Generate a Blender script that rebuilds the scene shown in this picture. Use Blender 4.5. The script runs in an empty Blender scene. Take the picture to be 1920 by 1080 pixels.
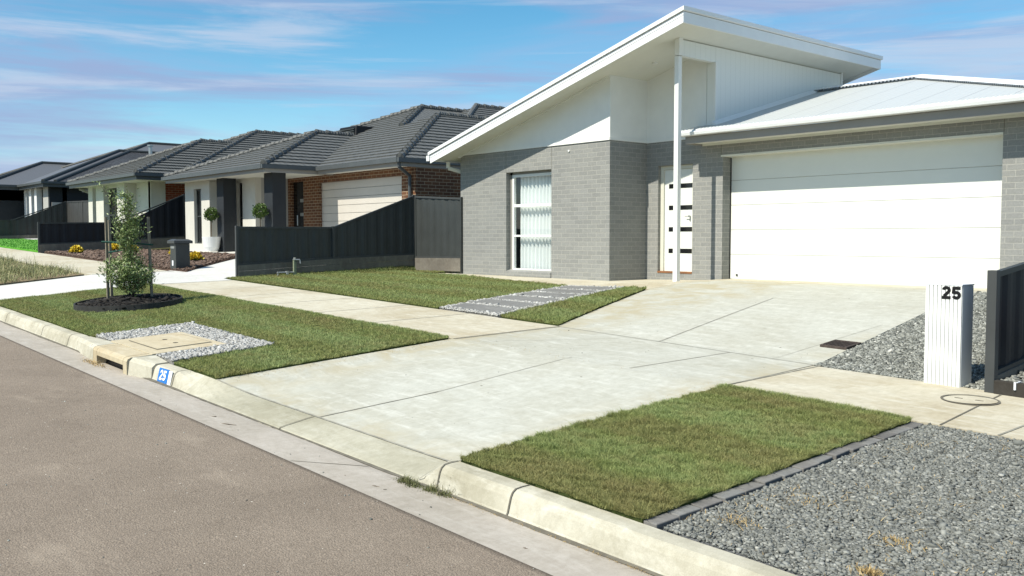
import bpy, bmesh, math, random
import numpy as np
from mathutils import Vector, Matrix
random.seed(7); RNG = np.random.default_rng(11)
SC = bpy.context.scene
COL = SC.collection
R = math.radians
EYE = 1.70

# ------------------------------------------------------------------ camera
cam_d = bpy.data.cameras.new('camera'); cam = bpy.data.objects.new('camera', cam_d); COL.objects.link(cam)
cam_d.sensor_width = 36.0; cam_d.lens = 36.0 * 1754.0 / 1920.0
cam_d.clip_start = 0.05; cam_d.clip_end = 3000
cam.location = (0, 0, EYE)
YAW = math.atan2(1520, math.hypot(1754, 93)); PITCH = math.atan(93 / 1754.0)
cam.rotation_euler = (math.pi / 2 - PITCH, 0, math.pi / 2 - YAW)
SC.camera = cam
SC.render.resolution_x = 1024; SC.render.resolution_y = 576

# ------------------------------------------------------------------ light
SUN_DIR = Vector((0.035, 1.0, -1.17)).normalized()          # direction the light travels
SUN_EL = math.asin(-SUN_DIR.z)
sun_d = bpy.data.lights.new('sun', 'SUN'); sun_d.energy = 5.0; sun_d.angle = R(0.53); sun_d.color = (1.0, 0.94, 0.82)
sun = bpy.data.objects.new('sun', sun_d); COL.objects.link(sun)
sun.rotation_euler = SUN_DIR.to_track_quat('-Z', 'Y').to_euler(); sun.location = (0, 0, 30)

W = bpy.data.worlds.new('World'); SC.world = W; W.use_nodes = True
wn = W.node_tree.nodes; wl = W.node_tree.links; wn.clear()
def wnode(t, **k):
    n = wn.new(t)
    for a, b in k.items(): setattr(n, a, b)
    return n
sky = wnode('ShaderNodeTexSky', sky_type='NISHITA'); sky.sun_disc = False
sky.sun_elevation = SUN_EL; sky.sun_rotation = math.pi + 0.035
sky.air_density = 1.0; sky.dust_density = 0.05; sky.ozone_density = 2.5; sky.altitude = 100
tc = wnode('ShaderNodeTexCoord')
def skynoise(scale, rot, nscale, detail, rough, lo, hi, dist=0.0):
    mp = wnode('ShaderNodeMapping'); mp.inputs['Scale'].default_value = scale; mp.inputs['Rotation'].default_value = rot
    wl.new(tc.outputs['Generated'], mp.inputs['Vector'])
    nz = wnode('ShaderNodeTexNoise'); nz.inputs['Scale'].default_value = nscale; nz.inputs['Detail'].default_value = detail
    nz.inputs['Roughness'].default_value = rough; nz.inputs['Distortion'].default_value = dist
    wl.new(mp.outputs[0], nz.inputs['Vector'])
    mr = wnode('ShaderNodeMapRange', interpolation_type='SMOOTHSTEP'); mr.inputs['From Min'].default_value = lo; mr.inputs['From Max'].default_value = hi
    wl.new(nz.outputs[0], mr.inputs[0]); return mr.outputs[0]
def wmath(op, a, b):
    m = wnode('ShaderNodeMath', operation=op)
    for i, v in enumerate((a, b)):
        if isinstance(v, (int, float)): m.inputs[i].default_value = v
        else: wl.new(v, m.inputs[i])
    return m.outputs[0]
def wmix(f, a, b):
    m = wnode('ShaderNodeMix', data_type='RGBA')
    if isinstance(f, (int, float)): m.inputs[0].default_value = f
    else: wl.new(f, m.inputs[0])
    for i, v in ((6, a), (7, b)):
        if isinstance(v, tuple): m.inputs[i].default_value = v
        else: wl.new(v, m.inputs[i])
    return m.outputs[2]
hsv = wnode('ShaderNodeHueSaturation'); hsv.inputs['Hue'].default_value = 0.484; hsv.inputs['Saturation'].default_value = 1.32; hsv.inputs['Value'].default_value = 1.75
wl.new(sky.outputs[0], hsv.inputs['Color'])
veil = skynoise((1.0, 1.0, 6.0), (0.05, 0.0, 0.3), 2.3, 6, 0.6, 0.40, 0.66, 0.3)
streak = skynoise((0.7, 0.9, 11.0), (0.09, 0.10, 0.2), 2.0, 9, 0.62, 0.47, 0.66, 0.9)
grey = skynoise((0.9, 0.7, 9.0), (0.03, -0.05, 1.1), 2.6, 6, 0.6, 0.46, 0.68, 0.5)
c = wmix(wmath('MULTIPLY', veil, 0.62), hsv.outputs[0], (4.0, 6.1, 9.4, 1))
c = wmix(wmath('MULTIPLY', grey, 0.75), c, (4.3, 5.2, 8.2, 1))
c = wmix(wmath('MULTIPLY', streak, 0.75), c, (6.6, 7.9, 10.0, 1))
bg = wnode('ShaderNodeBackground'); bg.inputs['Strength'].default_value = 0.062
wl.new(c, bg.inputs['Color'])
wo = wnode('ShaderNodeOutputWorld'); wl.new(bg.outputs[0], wo.inputs['Surface'])

SC.view_settings.view_transform = 'Standard'; SC.view_settings.look = 'None'
SC.view_settings.gamma = 1; SC.view_settings.exposure = 0.42; SC.view_settings.use_curve_mapping = False

# ------------------------------------------------------------------ material helpers
def lin(h):
    h = h.lstrip('#'); v = [int(h[i:i + 2], 16) / 255 for i in (0, 2, 4)]
    return tuple([(x / 12.92 if x <= 0.04045 else ((x + 0.055) / 1.055) ** 2.4) for x in v] + [1])
class NM:
    def __init__(s, name, rough=0.8, spec=0.3, metal=0.0):
        s.m = bpy.data.materials.new(name); s.m.use_nodes = True; s.t = s.m.node_tree; s.n = s.t.nodes; s.l = s.t.links
        s.b = s.n['Principled BSDF']; s.b.inputs['Roughness'].default_value = rough; s.b.inputs['Metallic'].default_value = metal
        s.b.inputs['Specular IOR Level'].default_value = spec
    def node(s, t, **k):
        n = s.n.new(t)
        for a, b in k.items(): setattr(n, a, b)
        return n
    def put(s, sock, v):
        if isinstance(v, (int, float, tuple)): sock.default_value = v
        else: s.l.new(v, sock)
    def co(s, kind='Object', scale=(1, 1, 1), rot=(0, 0, 0)):
        t = s.node('ShaderNodeTexCoord') if kind != 'World' else s.node('ShaderNodeNewGeometry')
        o = t.outputs[kind] if kind != 'World' else t.outputs['Position']
        m = s.node('ShaderNodeMapping'); m.inputs['Scale'].default_value = scale; m.inputs['Rotation'].default_value = rot
        s.l.new(o, m.inputs['Vector']); return m.outputs[0]
    def noise(s, vec, scale, detail=4, rough=0.55, dist=0.0):
        n = s.node('ShaderNodeTexNoise'); s.l.new(vec, n.inputs['Vector']); n.inputs['Scale'].default_value = scale
        n.inputs['Detail'].default_value = detail; n.inputs['Roughness'].default_value = rough; n.inputs['Distortion'].default_value = dist
        return n.outputs[0]
    def rng(s, v, a, b, c=0.0, d=1.0):
        m = s.node('ShaderNodeMapRange'); s.l.new(v, m.inputs[0])
        for i, x in enumerate((a, b, c, d)): m.inputs[i + 1].default_value = x
        return m.outputs[0]
    def math(s, op, a, b=0.0):
        m = s.node('ShaderNodeMath', operation=op); s.put(m.inputs[0], a); s.put(m.inputs[1], b); return m.outputs[0]
    def mix(s, f, a, b, mode='MIX'):
        m = s.node('ShaderNodeMix', data_type='RGBA', blend_type=mode); s.put(m.inputs[0], f); s.put(m.inputs[6], a); s.put(m.inputs[7], b); return m.outputs[2]
    def bump(s, h, strength, dist=0.01):
        b = s.node('ShaderNodeBump'); b.inputs['Strength'].default_value = strength; b.inputs['Distance'].default_value = dist
        s.l.new(h, b.inputs['Height']); s.l.new(b.outputs[0], s.b.inputs['Normal'])
    def color(s, v): s.put(s.b.inputs['Base Color'], v); return s
def c3(r, g, b): return (r, g, b, 1)
M = {}
def paint(name, col, rough=0.55, spec=0.3, metal=0.0, var=0.10, nscale=3.0):
    k = NM(name, rough, spec, metal); v = k.co('World')
    n = k.noise(v, nscale, 5, 0.6)
    f = k.rng(n, 0.3, 0.7, 1 - var, 1 + var)
    mul = k.node('ShaderNodeVectorMath', operation='SCALE'); mul.inputs[0].default_value = col[:3]; k.l.new(f, mul.inputs['Scale'])
    k.color(mul.outputs[0]); k.bump(k.noise(v, 60, 2), 0.05, 0.002); M[name] = k.m; return k
paint('white_paint', c3(.74, .75, .72), .45, var=.03)
paint('door_white', c3(.68, .70, .655), .4, var=.015)
paint('soffit_white', c3(.66, .67, .61), .7, var=.03)
paint('fascia_white', c3(.74, .76, .76), .35, .4, var=.03)
paint('cream_render', c3(.54, .53, .475), .85, var=.05)
paint('stone_shade_render', c3(.36, .36, .34), .85, var=.05)
paint('dark_render', c3(.022, .026, .030), .7, var=.1)
paint('charcoal_metal', c3(.042, .047, .046), .5, .3, var=.1)
paint('darker_metal', c3(.012, .014, .018), .55, .25, var=.15)
paint('bronze_metal', c3(.050, .050, .048), .5, .3, var=.1)
paint('post_metal', c3(.052, .056, .056), .5, .3, var=.1)
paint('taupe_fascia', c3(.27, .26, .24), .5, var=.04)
paint('ridge_mark', c3(.24, .27, .30), .5)
paint('gutter_dark', c3(.07, .078, .08), .4, .4, var=.1)
paint('frame_cream', c3(.58, .575, .49), .5, var=.02)
paint('stone_panel', c3(.50, .47, .42), .55, var=.03)
paint('black_glass', c3(.008, .009, .010), .12, .5, var=.2)
paint('steel', c3(.42, .43, .42), .35, .5, metal=.7, var=.1)
paint('black_paint', c3(.006, .006, .006), .5, var=.1)
paint('sign_blue', c3(.02, .16, .48), .5, var=.12, nscale=30)
paint('sign_white', c3(.72, .74, .76), .6, var=.08, nscale=30)
paint('letterbox_side', c3(.66, .69, .72), .4, .4, var=.03)
paint('threshold_timber', c3(.22, .10, .045), .6, var=.2)
paint('green_pipe', c3(.26, .29, .19), .5, var=.2, nscale=20)
paint('ceramic_white', c3(.78, .79, .78), .4, .4, var=.04)
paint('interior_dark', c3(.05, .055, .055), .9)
paint('joint_dark', c3(.13, .12, .095), .95, var=.25, nscale=9)
paint('joint_soft', c3(.27, .26, .215), .95, var=.35, nscale=5)
paint('rust_grate', c3(.06, .045, .038), .7, .3, var=.4, nscale=25)
paint('edging_black', c3(.035, .035, .033), .8, var=.25, nscale=12)
paint('bark', c3(.10, .075, .05), .9, var=.3, nscale=30)
paint('stem_green', c3(.10, .12, .05), .8, var=.3, nscale=30)
paint('tie_green', c3(.012, .06, .045), .8)
paint('orange_timber', c3(.30, .11, .035), .6, var=.2)
paint('metal_roof_dark', c3(.115, .12, .125), .45, .4, var=.04)

def glass(name, tint):
    k = NM(name, 0.04, 0.5); k.b.inputs['Base Color'].default_value = tint
    g = k.node('ShaderNodeBsdfGlossy'); g.inputs['Roughness'].default_value = 0.03; g.inputs['Color'].default_value = (1, 1, 1, 1)
    tr = k.node('ShaderNodeBsdfTransparent'); tr.inputs['Color'].default_value = tint
    fr = k.node('ShaderNodeFresnel'); fr.inputs['IOR'].default_value = 1.5
    mx = k.node('ShaderNodeMixShader'); mx.inputs[0].default_value = .09; k.l.new(tr.outputs[0], mx.inputs[1]); k.l.new(g.outputs[0], mx.inputs[2])
    k.l.new(mx.outputs[0], k.n['Material Output'].inputs['Surface']); M[name] = k.m
glass('window_glass', (.93, .96, .95, 1))

def brick(name, a, b, mortar, msize=.011, bumpy=.5, fine=.0):
    k = NM(name, .85, .2); uv = k.co('UV')
    br = k.node('ShaderNodeTexBrick'); k.l.new(uv, br.inputs['Vector'])
    br.inputs['Color1'].default_value = a; br.inputs['Color2'].default_value = b; br.inputs['Mortar'].default_value = mortar
    br.inputs['Scale'].default_value = 1; br.inputs['Mortar Size'].default_value = msize / 2; br.inputs['Mortar Smooth'].default_value = .15
    br.inputs['Brick Width'].default_value = .24; br.inputs['Row Height'].default_value = .086; br.inputs['Bias'].default_value = -.1
    w = k.co('World'); n1 = k.noise(w, 1.1, 5, .6); n2 = k.noise(w, 45, 4, .7)
    col = k.mix(k.rng(n2, .3, .7, .0, .55), br.outputs[0], k.mix(1.0, br.outputs[0], c3(.62, .62, .60), 'MULTIPLY'))
    col = k.mix(k.rng(n1, .35, .65, 0, .35), col, k.mix(1.0, col, c3(1.18, 1.16, 1.10), 'MULTIPLY'))
    k.color(col)
    h = k.math('SUBTRACT', k.math('MULTIPLY', n2, .35), br.outputs['Fac'])
    k.bump(h, bumpy, .006); M[name] = k.m
brick('grey_brick', c3(.245, .25, .243), c3(.285, .29, .28), c3(.365, .365, .335))
brick('brown_brick', c3(.16, .072, .036), c3(.095, .045, .028), c3(.36, .28, .19), .014)
brick('red_brick', c3(.24, .055, .026), c3(.16, .040, .024), c3(.30, .22, .16), .014)

def concrete(name, base, stain, pale, stain_amt=.5, speck=.25, edges=None):
    k = NM(name, .9, .15); w = k.co('World'); D = lambda c_, f: k.mix(1.0, c_, c3(f, f * .985, f * .95), 'MULTIPLY')
    n1 = k.noise(w, .55, 6, .6, .6); n2 = k.noise(w, 2.6, 7, .68, .8); n3 = k.noise(w, 150, 3, .6); n4 = k.noise(k.co('World', (.8, 3.2, 1), (0, 0, .35)), 2.6, 8, .72, .5)
    col = k.mix(k.rng(n1, .42, .66, 0, stain_amt), base, stain)
    col = k.mix(k.rng(n2, .50, .72, 0, stain_amt * .8), col, stain)
    col = k.mix(k.rng(n4, .50, .68, 0, .8), col, pale)
    n5 = k.noise(w, 11, 7, .75, .4); n6 = k.noise(k.co('World', (1.0, .25, 1)), 22, 6, .7)
    col = k.mix(k.rng(n5, .42, .66, 0, .5), col, D(col, .74))
    col = k.mix(k.rng(n6, .46, .62, 0, .32), col, D(col, .80))
    col = k.mix(k.rng(n3, .35, .72, 0, speck), col, D(col, .66))
    v = k.node('ShaderNodeTexVoronoi'); k.l.new(w, v.inputs['Vector']); v.inputs['Scale'].default_value = 2.2
    dots = k.math('MULTIPLY', k.math('LESS_THAN', v.outputs['Distance'], .028), .8)
    col = k.mix(dots, col, c3(.09, .08, .06))
    if edges:                                    # earthy run-off stains along the slab edges
        gp = k.node('ShaderNodeNewGeometry'); sx = k.node('ShaderNodeSeparateXYZ'); k.l.new(gp.outputs['Position'], sx.inputs[0]); f = None
        for axis, full, zero in edges:
            e = k.rng(sx.outputs[axis], zero, full, 0, 1); f = e if f is None else k.math('MAXIMUM', f, e)
        f = k.math('MULTIPLY', f, k.rng(k.noise(w, 1.9, 6, .65, .9), .38, .60, 0, 1))
        col = k.mix(k.math('MULTIPLY', f, .85), col, c3(.37, .33, .225))
    k.color(col); k.bump(k.math('ADD', k.math('MULTIPLY', n3, .5), k.math('MULTIPLY', n5, .6)), .3, .004); M[name] = k.m
concrete('drive_concrete', c3(.475, .48, .425), c3(.385, .375, .305), c3(.57, .575, .52), .6, edges=[('X', -8.5, -7.7), ('Y', 3.67, 4.3), ('X', -4.85, -5.3), ('Y', 13.75, 13.1)])
concrete('path_concrete', c3(.53, .50, .40), c3(.40, .345, .235), c3(.59, .57, .48), .7)
concrete('kerb_concrete', c3(.51, .49, .40), c3(.32, .30, .225), c3(.60, .585, .50), .85, .4)
concrete('layback_concrete', c3(.43, .415, .33), c3(.30, .285, .21), c3(.49, .48, .40), .85, .4)
concrete('gutter_concrete', c3(.43, .395, .345), c3(.32, .29, .24), c3(.48, .45, .40), .55, .35)
concrete('white_concrete', c3(.60, .60, .57), c3(.50, .49, .45), c3(.64, .64, .62), .4)
concrete('pit_concrete', c3(.50, .44, .31), c3(.38, .29, .17), c3(.55, .50, .38), .6, .3)
concrete('sleeper', c3(.19, .175, .15), c3(.12, .105, .085), c3(.24, .225, .19), .6, .4)
concrete('dark_sleeper', c3(.055, .052, .046), c3(.035, .03, .025), c3(.08, .075, .065), .6, .4)
concrete('paver_dark', c3(.21, .205, .195), c3(.10, .097, .095), c3(.24, .235, .22), .7, .6)
concrete('stepping_grey', c3(.21, .212, .205), c3(.16, .16, .155), c3(.27, .27, .26), .5, .6)

k = NM('asphalt', .9, .2); w = k.co('World')
nA = k.noise(w, 130, 3, .8); nM = k.noise(w, 42, 4, .75); nB = k.noise(w, .8, 7, .68, .5); nC = k.noise(k.co('World', (.7, 2.0, 1)), 1.3, 6, .6, .2); nD = k.noise(w, 7, 6, .7)
vor = k.node('ShaderNodeTexVoronoi'); k.l.new(w, vor.inputs['Vector']); vor.inputs['Scale'].default_value = 95
v2 = k.node('ShaderNodeTexVoronoi'); k.l.new(w, v2.inputs['Vector']); v2.inputs['Scale'].default_value = 9
col = k.mix(k.rng(nA, .32, .68, 0, 1), c3(.11, .088, .067), c3(.41, .34, .268))
col = k.mix(k.rng(nM, .36, .66, 0, .45), col, c3(.15, .125, .098))
col = k.mix(k.rng(vor.outputs['Distance'], .0, .26, .8, 0), col, c3(.44, .39, .31))
col = k.mix(k.rng(nB, .36, .64, 0, .55), col, k.mix(1.0, col, c3(.70, .69, .68), 'MULTIPLY'))
col = k.mix(k.rng(nD, .5, .7, 0, .30), col, k.mix(1.0, col, c3(.72, .70, .68), 'MULTIPLY'))
col = k.mix(k.rng(nC, .60, .78, 0, .5), col, c3(.38, .32, .25))
col = k.mix(k.math('LESS_THAN', v2.outputs['Distance'], .045), col, c3(.62, .58, .50))
gp = k.node('ShaderNodeNewGeometry'); sx = k.node('ShaderNodeSeparateXYZ'); k.l.new(gp.outputs['Position'], sx.inputs[0])
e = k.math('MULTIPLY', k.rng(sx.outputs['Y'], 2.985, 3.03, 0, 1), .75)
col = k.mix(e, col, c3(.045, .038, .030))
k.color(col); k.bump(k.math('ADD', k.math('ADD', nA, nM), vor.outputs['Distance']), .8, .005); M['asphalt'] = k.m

def soil(name, a, b, sc=40):
    k = NM(name, .95, .1); w = k.co('World'); n = k.noise(w, sc, 5, .7); n2 = k.noise(w, 1.5, 4)
    k.color(k.mix(k.rng(n, .3, .7), k.mix(k.rng(n2, .4, .6), a, k.mix(1.0, a, c3(.8, .8, .8), 'MULTIPLY')), b)); k.bump(n, .8, .02); M[name] = k.m
soil('gravel_base', c3(.10, .105, .11), c3(.22, .225, .23), 90)
soil('mulch_black', c3(.010, .009, .009), c3(.03, .026, .022), 50)
soil('mulch_brown', c3(.055, .036, .028), c3(.17, .115, .09), 28)
soil('turf_soil', c3(.045, .062, .018), c3(.075, .095, .03), 60)
soil('dry_soil', c3(.16, .13, .08), c3(.24, .19, .12), 30)
soil('lime_turf', c3(.09, .30, .02), c3(.14, .42, .05), 60)
soil('terrain', c3(.09, .10, .04), c3(.14, .13, .07), 3)
soil('pebble_base', c3(.20, .20, .18), c3(.33, .32, .30), 60)

def stones(name, cols, rough=.85):
    k = NM(name, rough, .25)
    at = k.node('ShaderNodeAttribute', attribute_name='rnd')
    cr = k.node('ShaderNodeValToRGB'); cr.color_ramp.interpolation = 'LINEAR'
    els = cr.color_ramp.elements
    while len(els) < len(cols): els.new(.5)
    for i, cc in enumerate(cols): els[i].position = i / (len(cols) - 1); els[i].color = cc
    k.l.new(at.outputs['Fac'], cr.inputs[0]); k.color(cr.outputs[0]); M[name] = k.m
    return k
stones('gravel_grey', [c3(.07, .072, .064), c3(.135, .14, .127), c3(.19, .196, .178), c3(.25, .255, .23), c3(.40, .40, .36)])
stones('gravel_mid', [c3(.06, .064, .056), c3(.14, .147, .132), c3(.22, .228, .205), c3(.33, .34, .305), c3(.58, .58, .53)])
stones('pebble_white', [c3(.14, .14, .13), c3(.27, .27, .255), c3(.37, .37, .355), c3(.48, .48, .46), c3(.64, .64, .61)])
stones('pebble_path', [c3(.14, .14, .13), c3(.27, .27, .255), c3(.37, .37, .35), c3(.47, .47, .45), c3(.60, .60, .58)])
stones('mulch_chip_black', [c3(.006, .006, .006), c3(.012, .011, .010), c3(.022, .02, .018), c3(.05, .045, .04)])
stones('mulch_chip_brown', [c3(.05, .03, .022), c3(.11, .075, .055), c3(.17, .12, .095), c3(.28, .21, .17)])
stones('leaf_olive', [c3(.06, .10, .025), c3(.14, .20, .06), c3(.25, .32, .13), c3(.40, .45, .24)], .5)
stones('leaf_topiary', [c3(.02, .05, .01), c3(.06, .11, .02), c3(.14, .20, .05)], .5)
stones('lime_blade', [c3(.12, .30, .05), c3(.18, .42, .08), c3(.22, .48, .11)], .7)
stones('leaf_red', [c3(.08, .008, .008), c3(.20, .02, .018), c3(.30, .05, .03)], .5)
stones('petal_yellow', [c3(.35, .22, .02), c3(.65, .48, .03), c3(.75, .62, .10)], .6)
stones('dry_straw', [c3(.26, .17, .07), c3(.42, .30, .13), c3(.55, .44, .24)], .8)
stones('tall_grass', [c3(.12, .15, .06), c3(.22, .25, .11), c3(.36, .34, .18), c3(.50, .43, .26)], .7)
stones('weed', [c3(.05, .07, .025), c3(.12, .13, .05), c3(.20, .18, .09)], .7)

# turf: bands across the rolls + patches + per-blade variation
k = NM('turf', .65, .2)
at = k.node('ShaderNodeAttribute', attribute_name='rnd')
w = k.co('World'); gp = k.node('ShaderNodeNewGeometry'); sx = k.node('ShaderNodeSeparateXYZ'); k.l.new(gp.outputs['Position'], sx.inputs[0])
yy = k.math('ADD', k.math('ADD', sx.outputs['Y'], .95), k.math('MULTIPLY', k.noise(w, 3.0, 3), .16)); bi = k.math('FLOOR', k.math('DIVIDE', yy, .42)); xi = k.math('FLOOR', k.math('ADD', k.math('DIVIDE', k.math('ADD', sx.outputs['X'], k.math('MULTIPLY', k.noise(w, 4.0, 3), .3)), 2.0), k.math('MULTIPLY', bi, .37)))
cb = k.node('ShaderNodeCombineXYZ'); k.l.new(bi, cb.inputs[0]); k.l.new(xi, cb.inputs[1]); wn_ = k.node('ShaderNodeTexWhiteNoise', noise_dimensions='2D'); k.l.new(cb.outputs[0], wn_.inputs['Vector']); nb = k.math('ADD', k.math('MULTIPLY', wn_.outputs['Value'], .40), k.rng(k.math('COSINE', k.math('MULTIPLY', k.math('SUBTRACT', yy, 5.45), 5.7)), -.5, .5, .02, .62)); nf = k.noise(w, 5, 4, .6); nt = k.noise(w, 1.7, 4, .6, .7)
base = k.mix(at.outputs['Fac'], c3(.095, .125, .030), c3(.43, .49, .18))
dry = k.mix(at.outputs['Fac'], c3(.12, .11, .036), c3(.50, .43, .20))
cool = k.mix(at.outputs['Fac'], c3(.12, .175, .05), c3(.51, .60, .27))
col = k.mix(k.rng(nb, .35, .95, 0, .72), base, cool)
col = k.mix(k.rng(nb, .40, .0, 0, .52), col, k.mix(1.0, dry, c3(.85, .85, .85), 'MULTIPLY'))
col = k.mix(k.rng(nt, .50, .68, 0, .5), col, dry)
col = k.mix(k.rng(k.noise(w, 2.2, 5, .6), .55, .7, 0, .35), col, cool)
col = k.mix(k.rng(nf, .45, .75, 0, .5), col, dry)
k.color(col)
tl_ = k.node('ShaderNodeBsdfTranslucent'); k.l.new(col, tl_.inputs['Color']); mx_ = k.node('ShaderNodeMixShader'); mx_.inputs[0].default_value = .3
k.l.new(k.b.outputs[0], mx_.inputs[1]); k.l.new(tl_.outputs[0], mx_.inputs[2]); k.l.new(mx_.outputs[0], k.n['Material Output'].inputs['Surface']); M['turf'] = k.m

# roof tile: geometry makes the courses, the shader adds the wave of the tile and dirt
def tile(name, a, b, wave_w):
    k = NM(name, .6, .35); uv = k.co('UV'); w = k.co('World')
    n = k.noise(w, 7, 4, .6); n2 = k.noise(w, .7, 3)
    k.color(k.mix(k.rng(n, .3, .7), a, b))
    wv = k.node('ShaderNodeTexWave', wave_type='BANDS', bands_direction='X', wave_profile='SIN')
    k.l.new(uv, wv.inputs['Vector']); wv.inputs['Scale'].default_value = 1 / (wave_w * 3.1416 * 2) * 6.2832 / 2; wv.inputs['Distortion'].default_value = 0
    k.bump(wv.outputs[1], .5, .03); M[name] = k.m
tile('tile_grey', c3(.075, .079, .076), c3(.12, .124, .118), .30)
tile('tile_charcoal', c3(.075, .079, .076), c3(.12, .124, .118), .17)

k = NM('white_roof_sheet', .4, .4); uv = k.co('UV')
wv = k.node('ShaderNodeTexWave', wave_type='BANDS', bands_direction='X', wave_profile='SIN'); k.l.new(uv, wv.inputs['Vector'])
wv.inputs['Scale'].default_value = 1 / (.076 * 20) * 6.28 / 2
sp = k.node('ShaderNodeSeparateXYZ'); k.l.new(uv, sp.inputs[0])
fr = k.math('FRACT', k.math('DIVIDE', sp.outputs[0], .762))
lap = k.math('LESS_THAN', fr, .022)
col = k.mix(k.math('MULTIPLY', lap, .8), c3(.455, .48, .475), c3(.20, .21, .22))
col = k.mix(k.rng(k.noise(k.co('World'), 6, 4, .6), .6, .75, 0, .2), col, c3(.45, .44, .42))
k.color(col); k.bump(wv.outputs[1], .35, .016); M['white_roof_sheet'] = k.m

k = NM('clad_groove', .55, .3); uv = k.co('UV'); sp = k.node('ShaderNodeSeparateXYZ'); k.l.new(uv, sp.inputs[0])
fr = k.math('FRACT', k.math('DIVIDE', sp.outputs[0], .15)); g = k.math('LESS_THAN', fr, .06)
k.color(k.mix(k.math('MULTIPLY', g, .35), c3(.72, .74, .71), c3(.5, .52, .5))); k.bump(k.math('SUBTRACT', 1.0, g), .5, .006); M['clad_groove'] = k.m
k = NM('metal_roof_ribs', .45, .4); uv = k.co('UV')
wv = k.node('ShaderNodeTexWave', wave_type='BANDS', bands_direction='X', wave_profile='SIN'); k.l.new(uv, wv.inputs['Vector']); wv.inputs['Scale'].default_value = 2.1
k.color(c3(.105, .11, .118)); k.bump(wv.outputs[1], .25, .016); M['metal_roof_ribs'] = k.m
k = NM('curtain', .9, .1); k.b.inputs['Base Color'].default_value = (.80, .82, .82, 1); k.b.inputs['Subsurface Weight'].default_value = 0.0
M['curtain'] = k.m
k = NM('stake_timber', .9, .1); w = k.co('World', (30, 30, 2)); n = k.noise(w, 2, 5, .7)
k.color(k.mix(k.rng(n, .3, .7), c3(.12, .105, .08), c3(.30, .27, .21))); M['stake_timber'] = k.m

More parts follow.
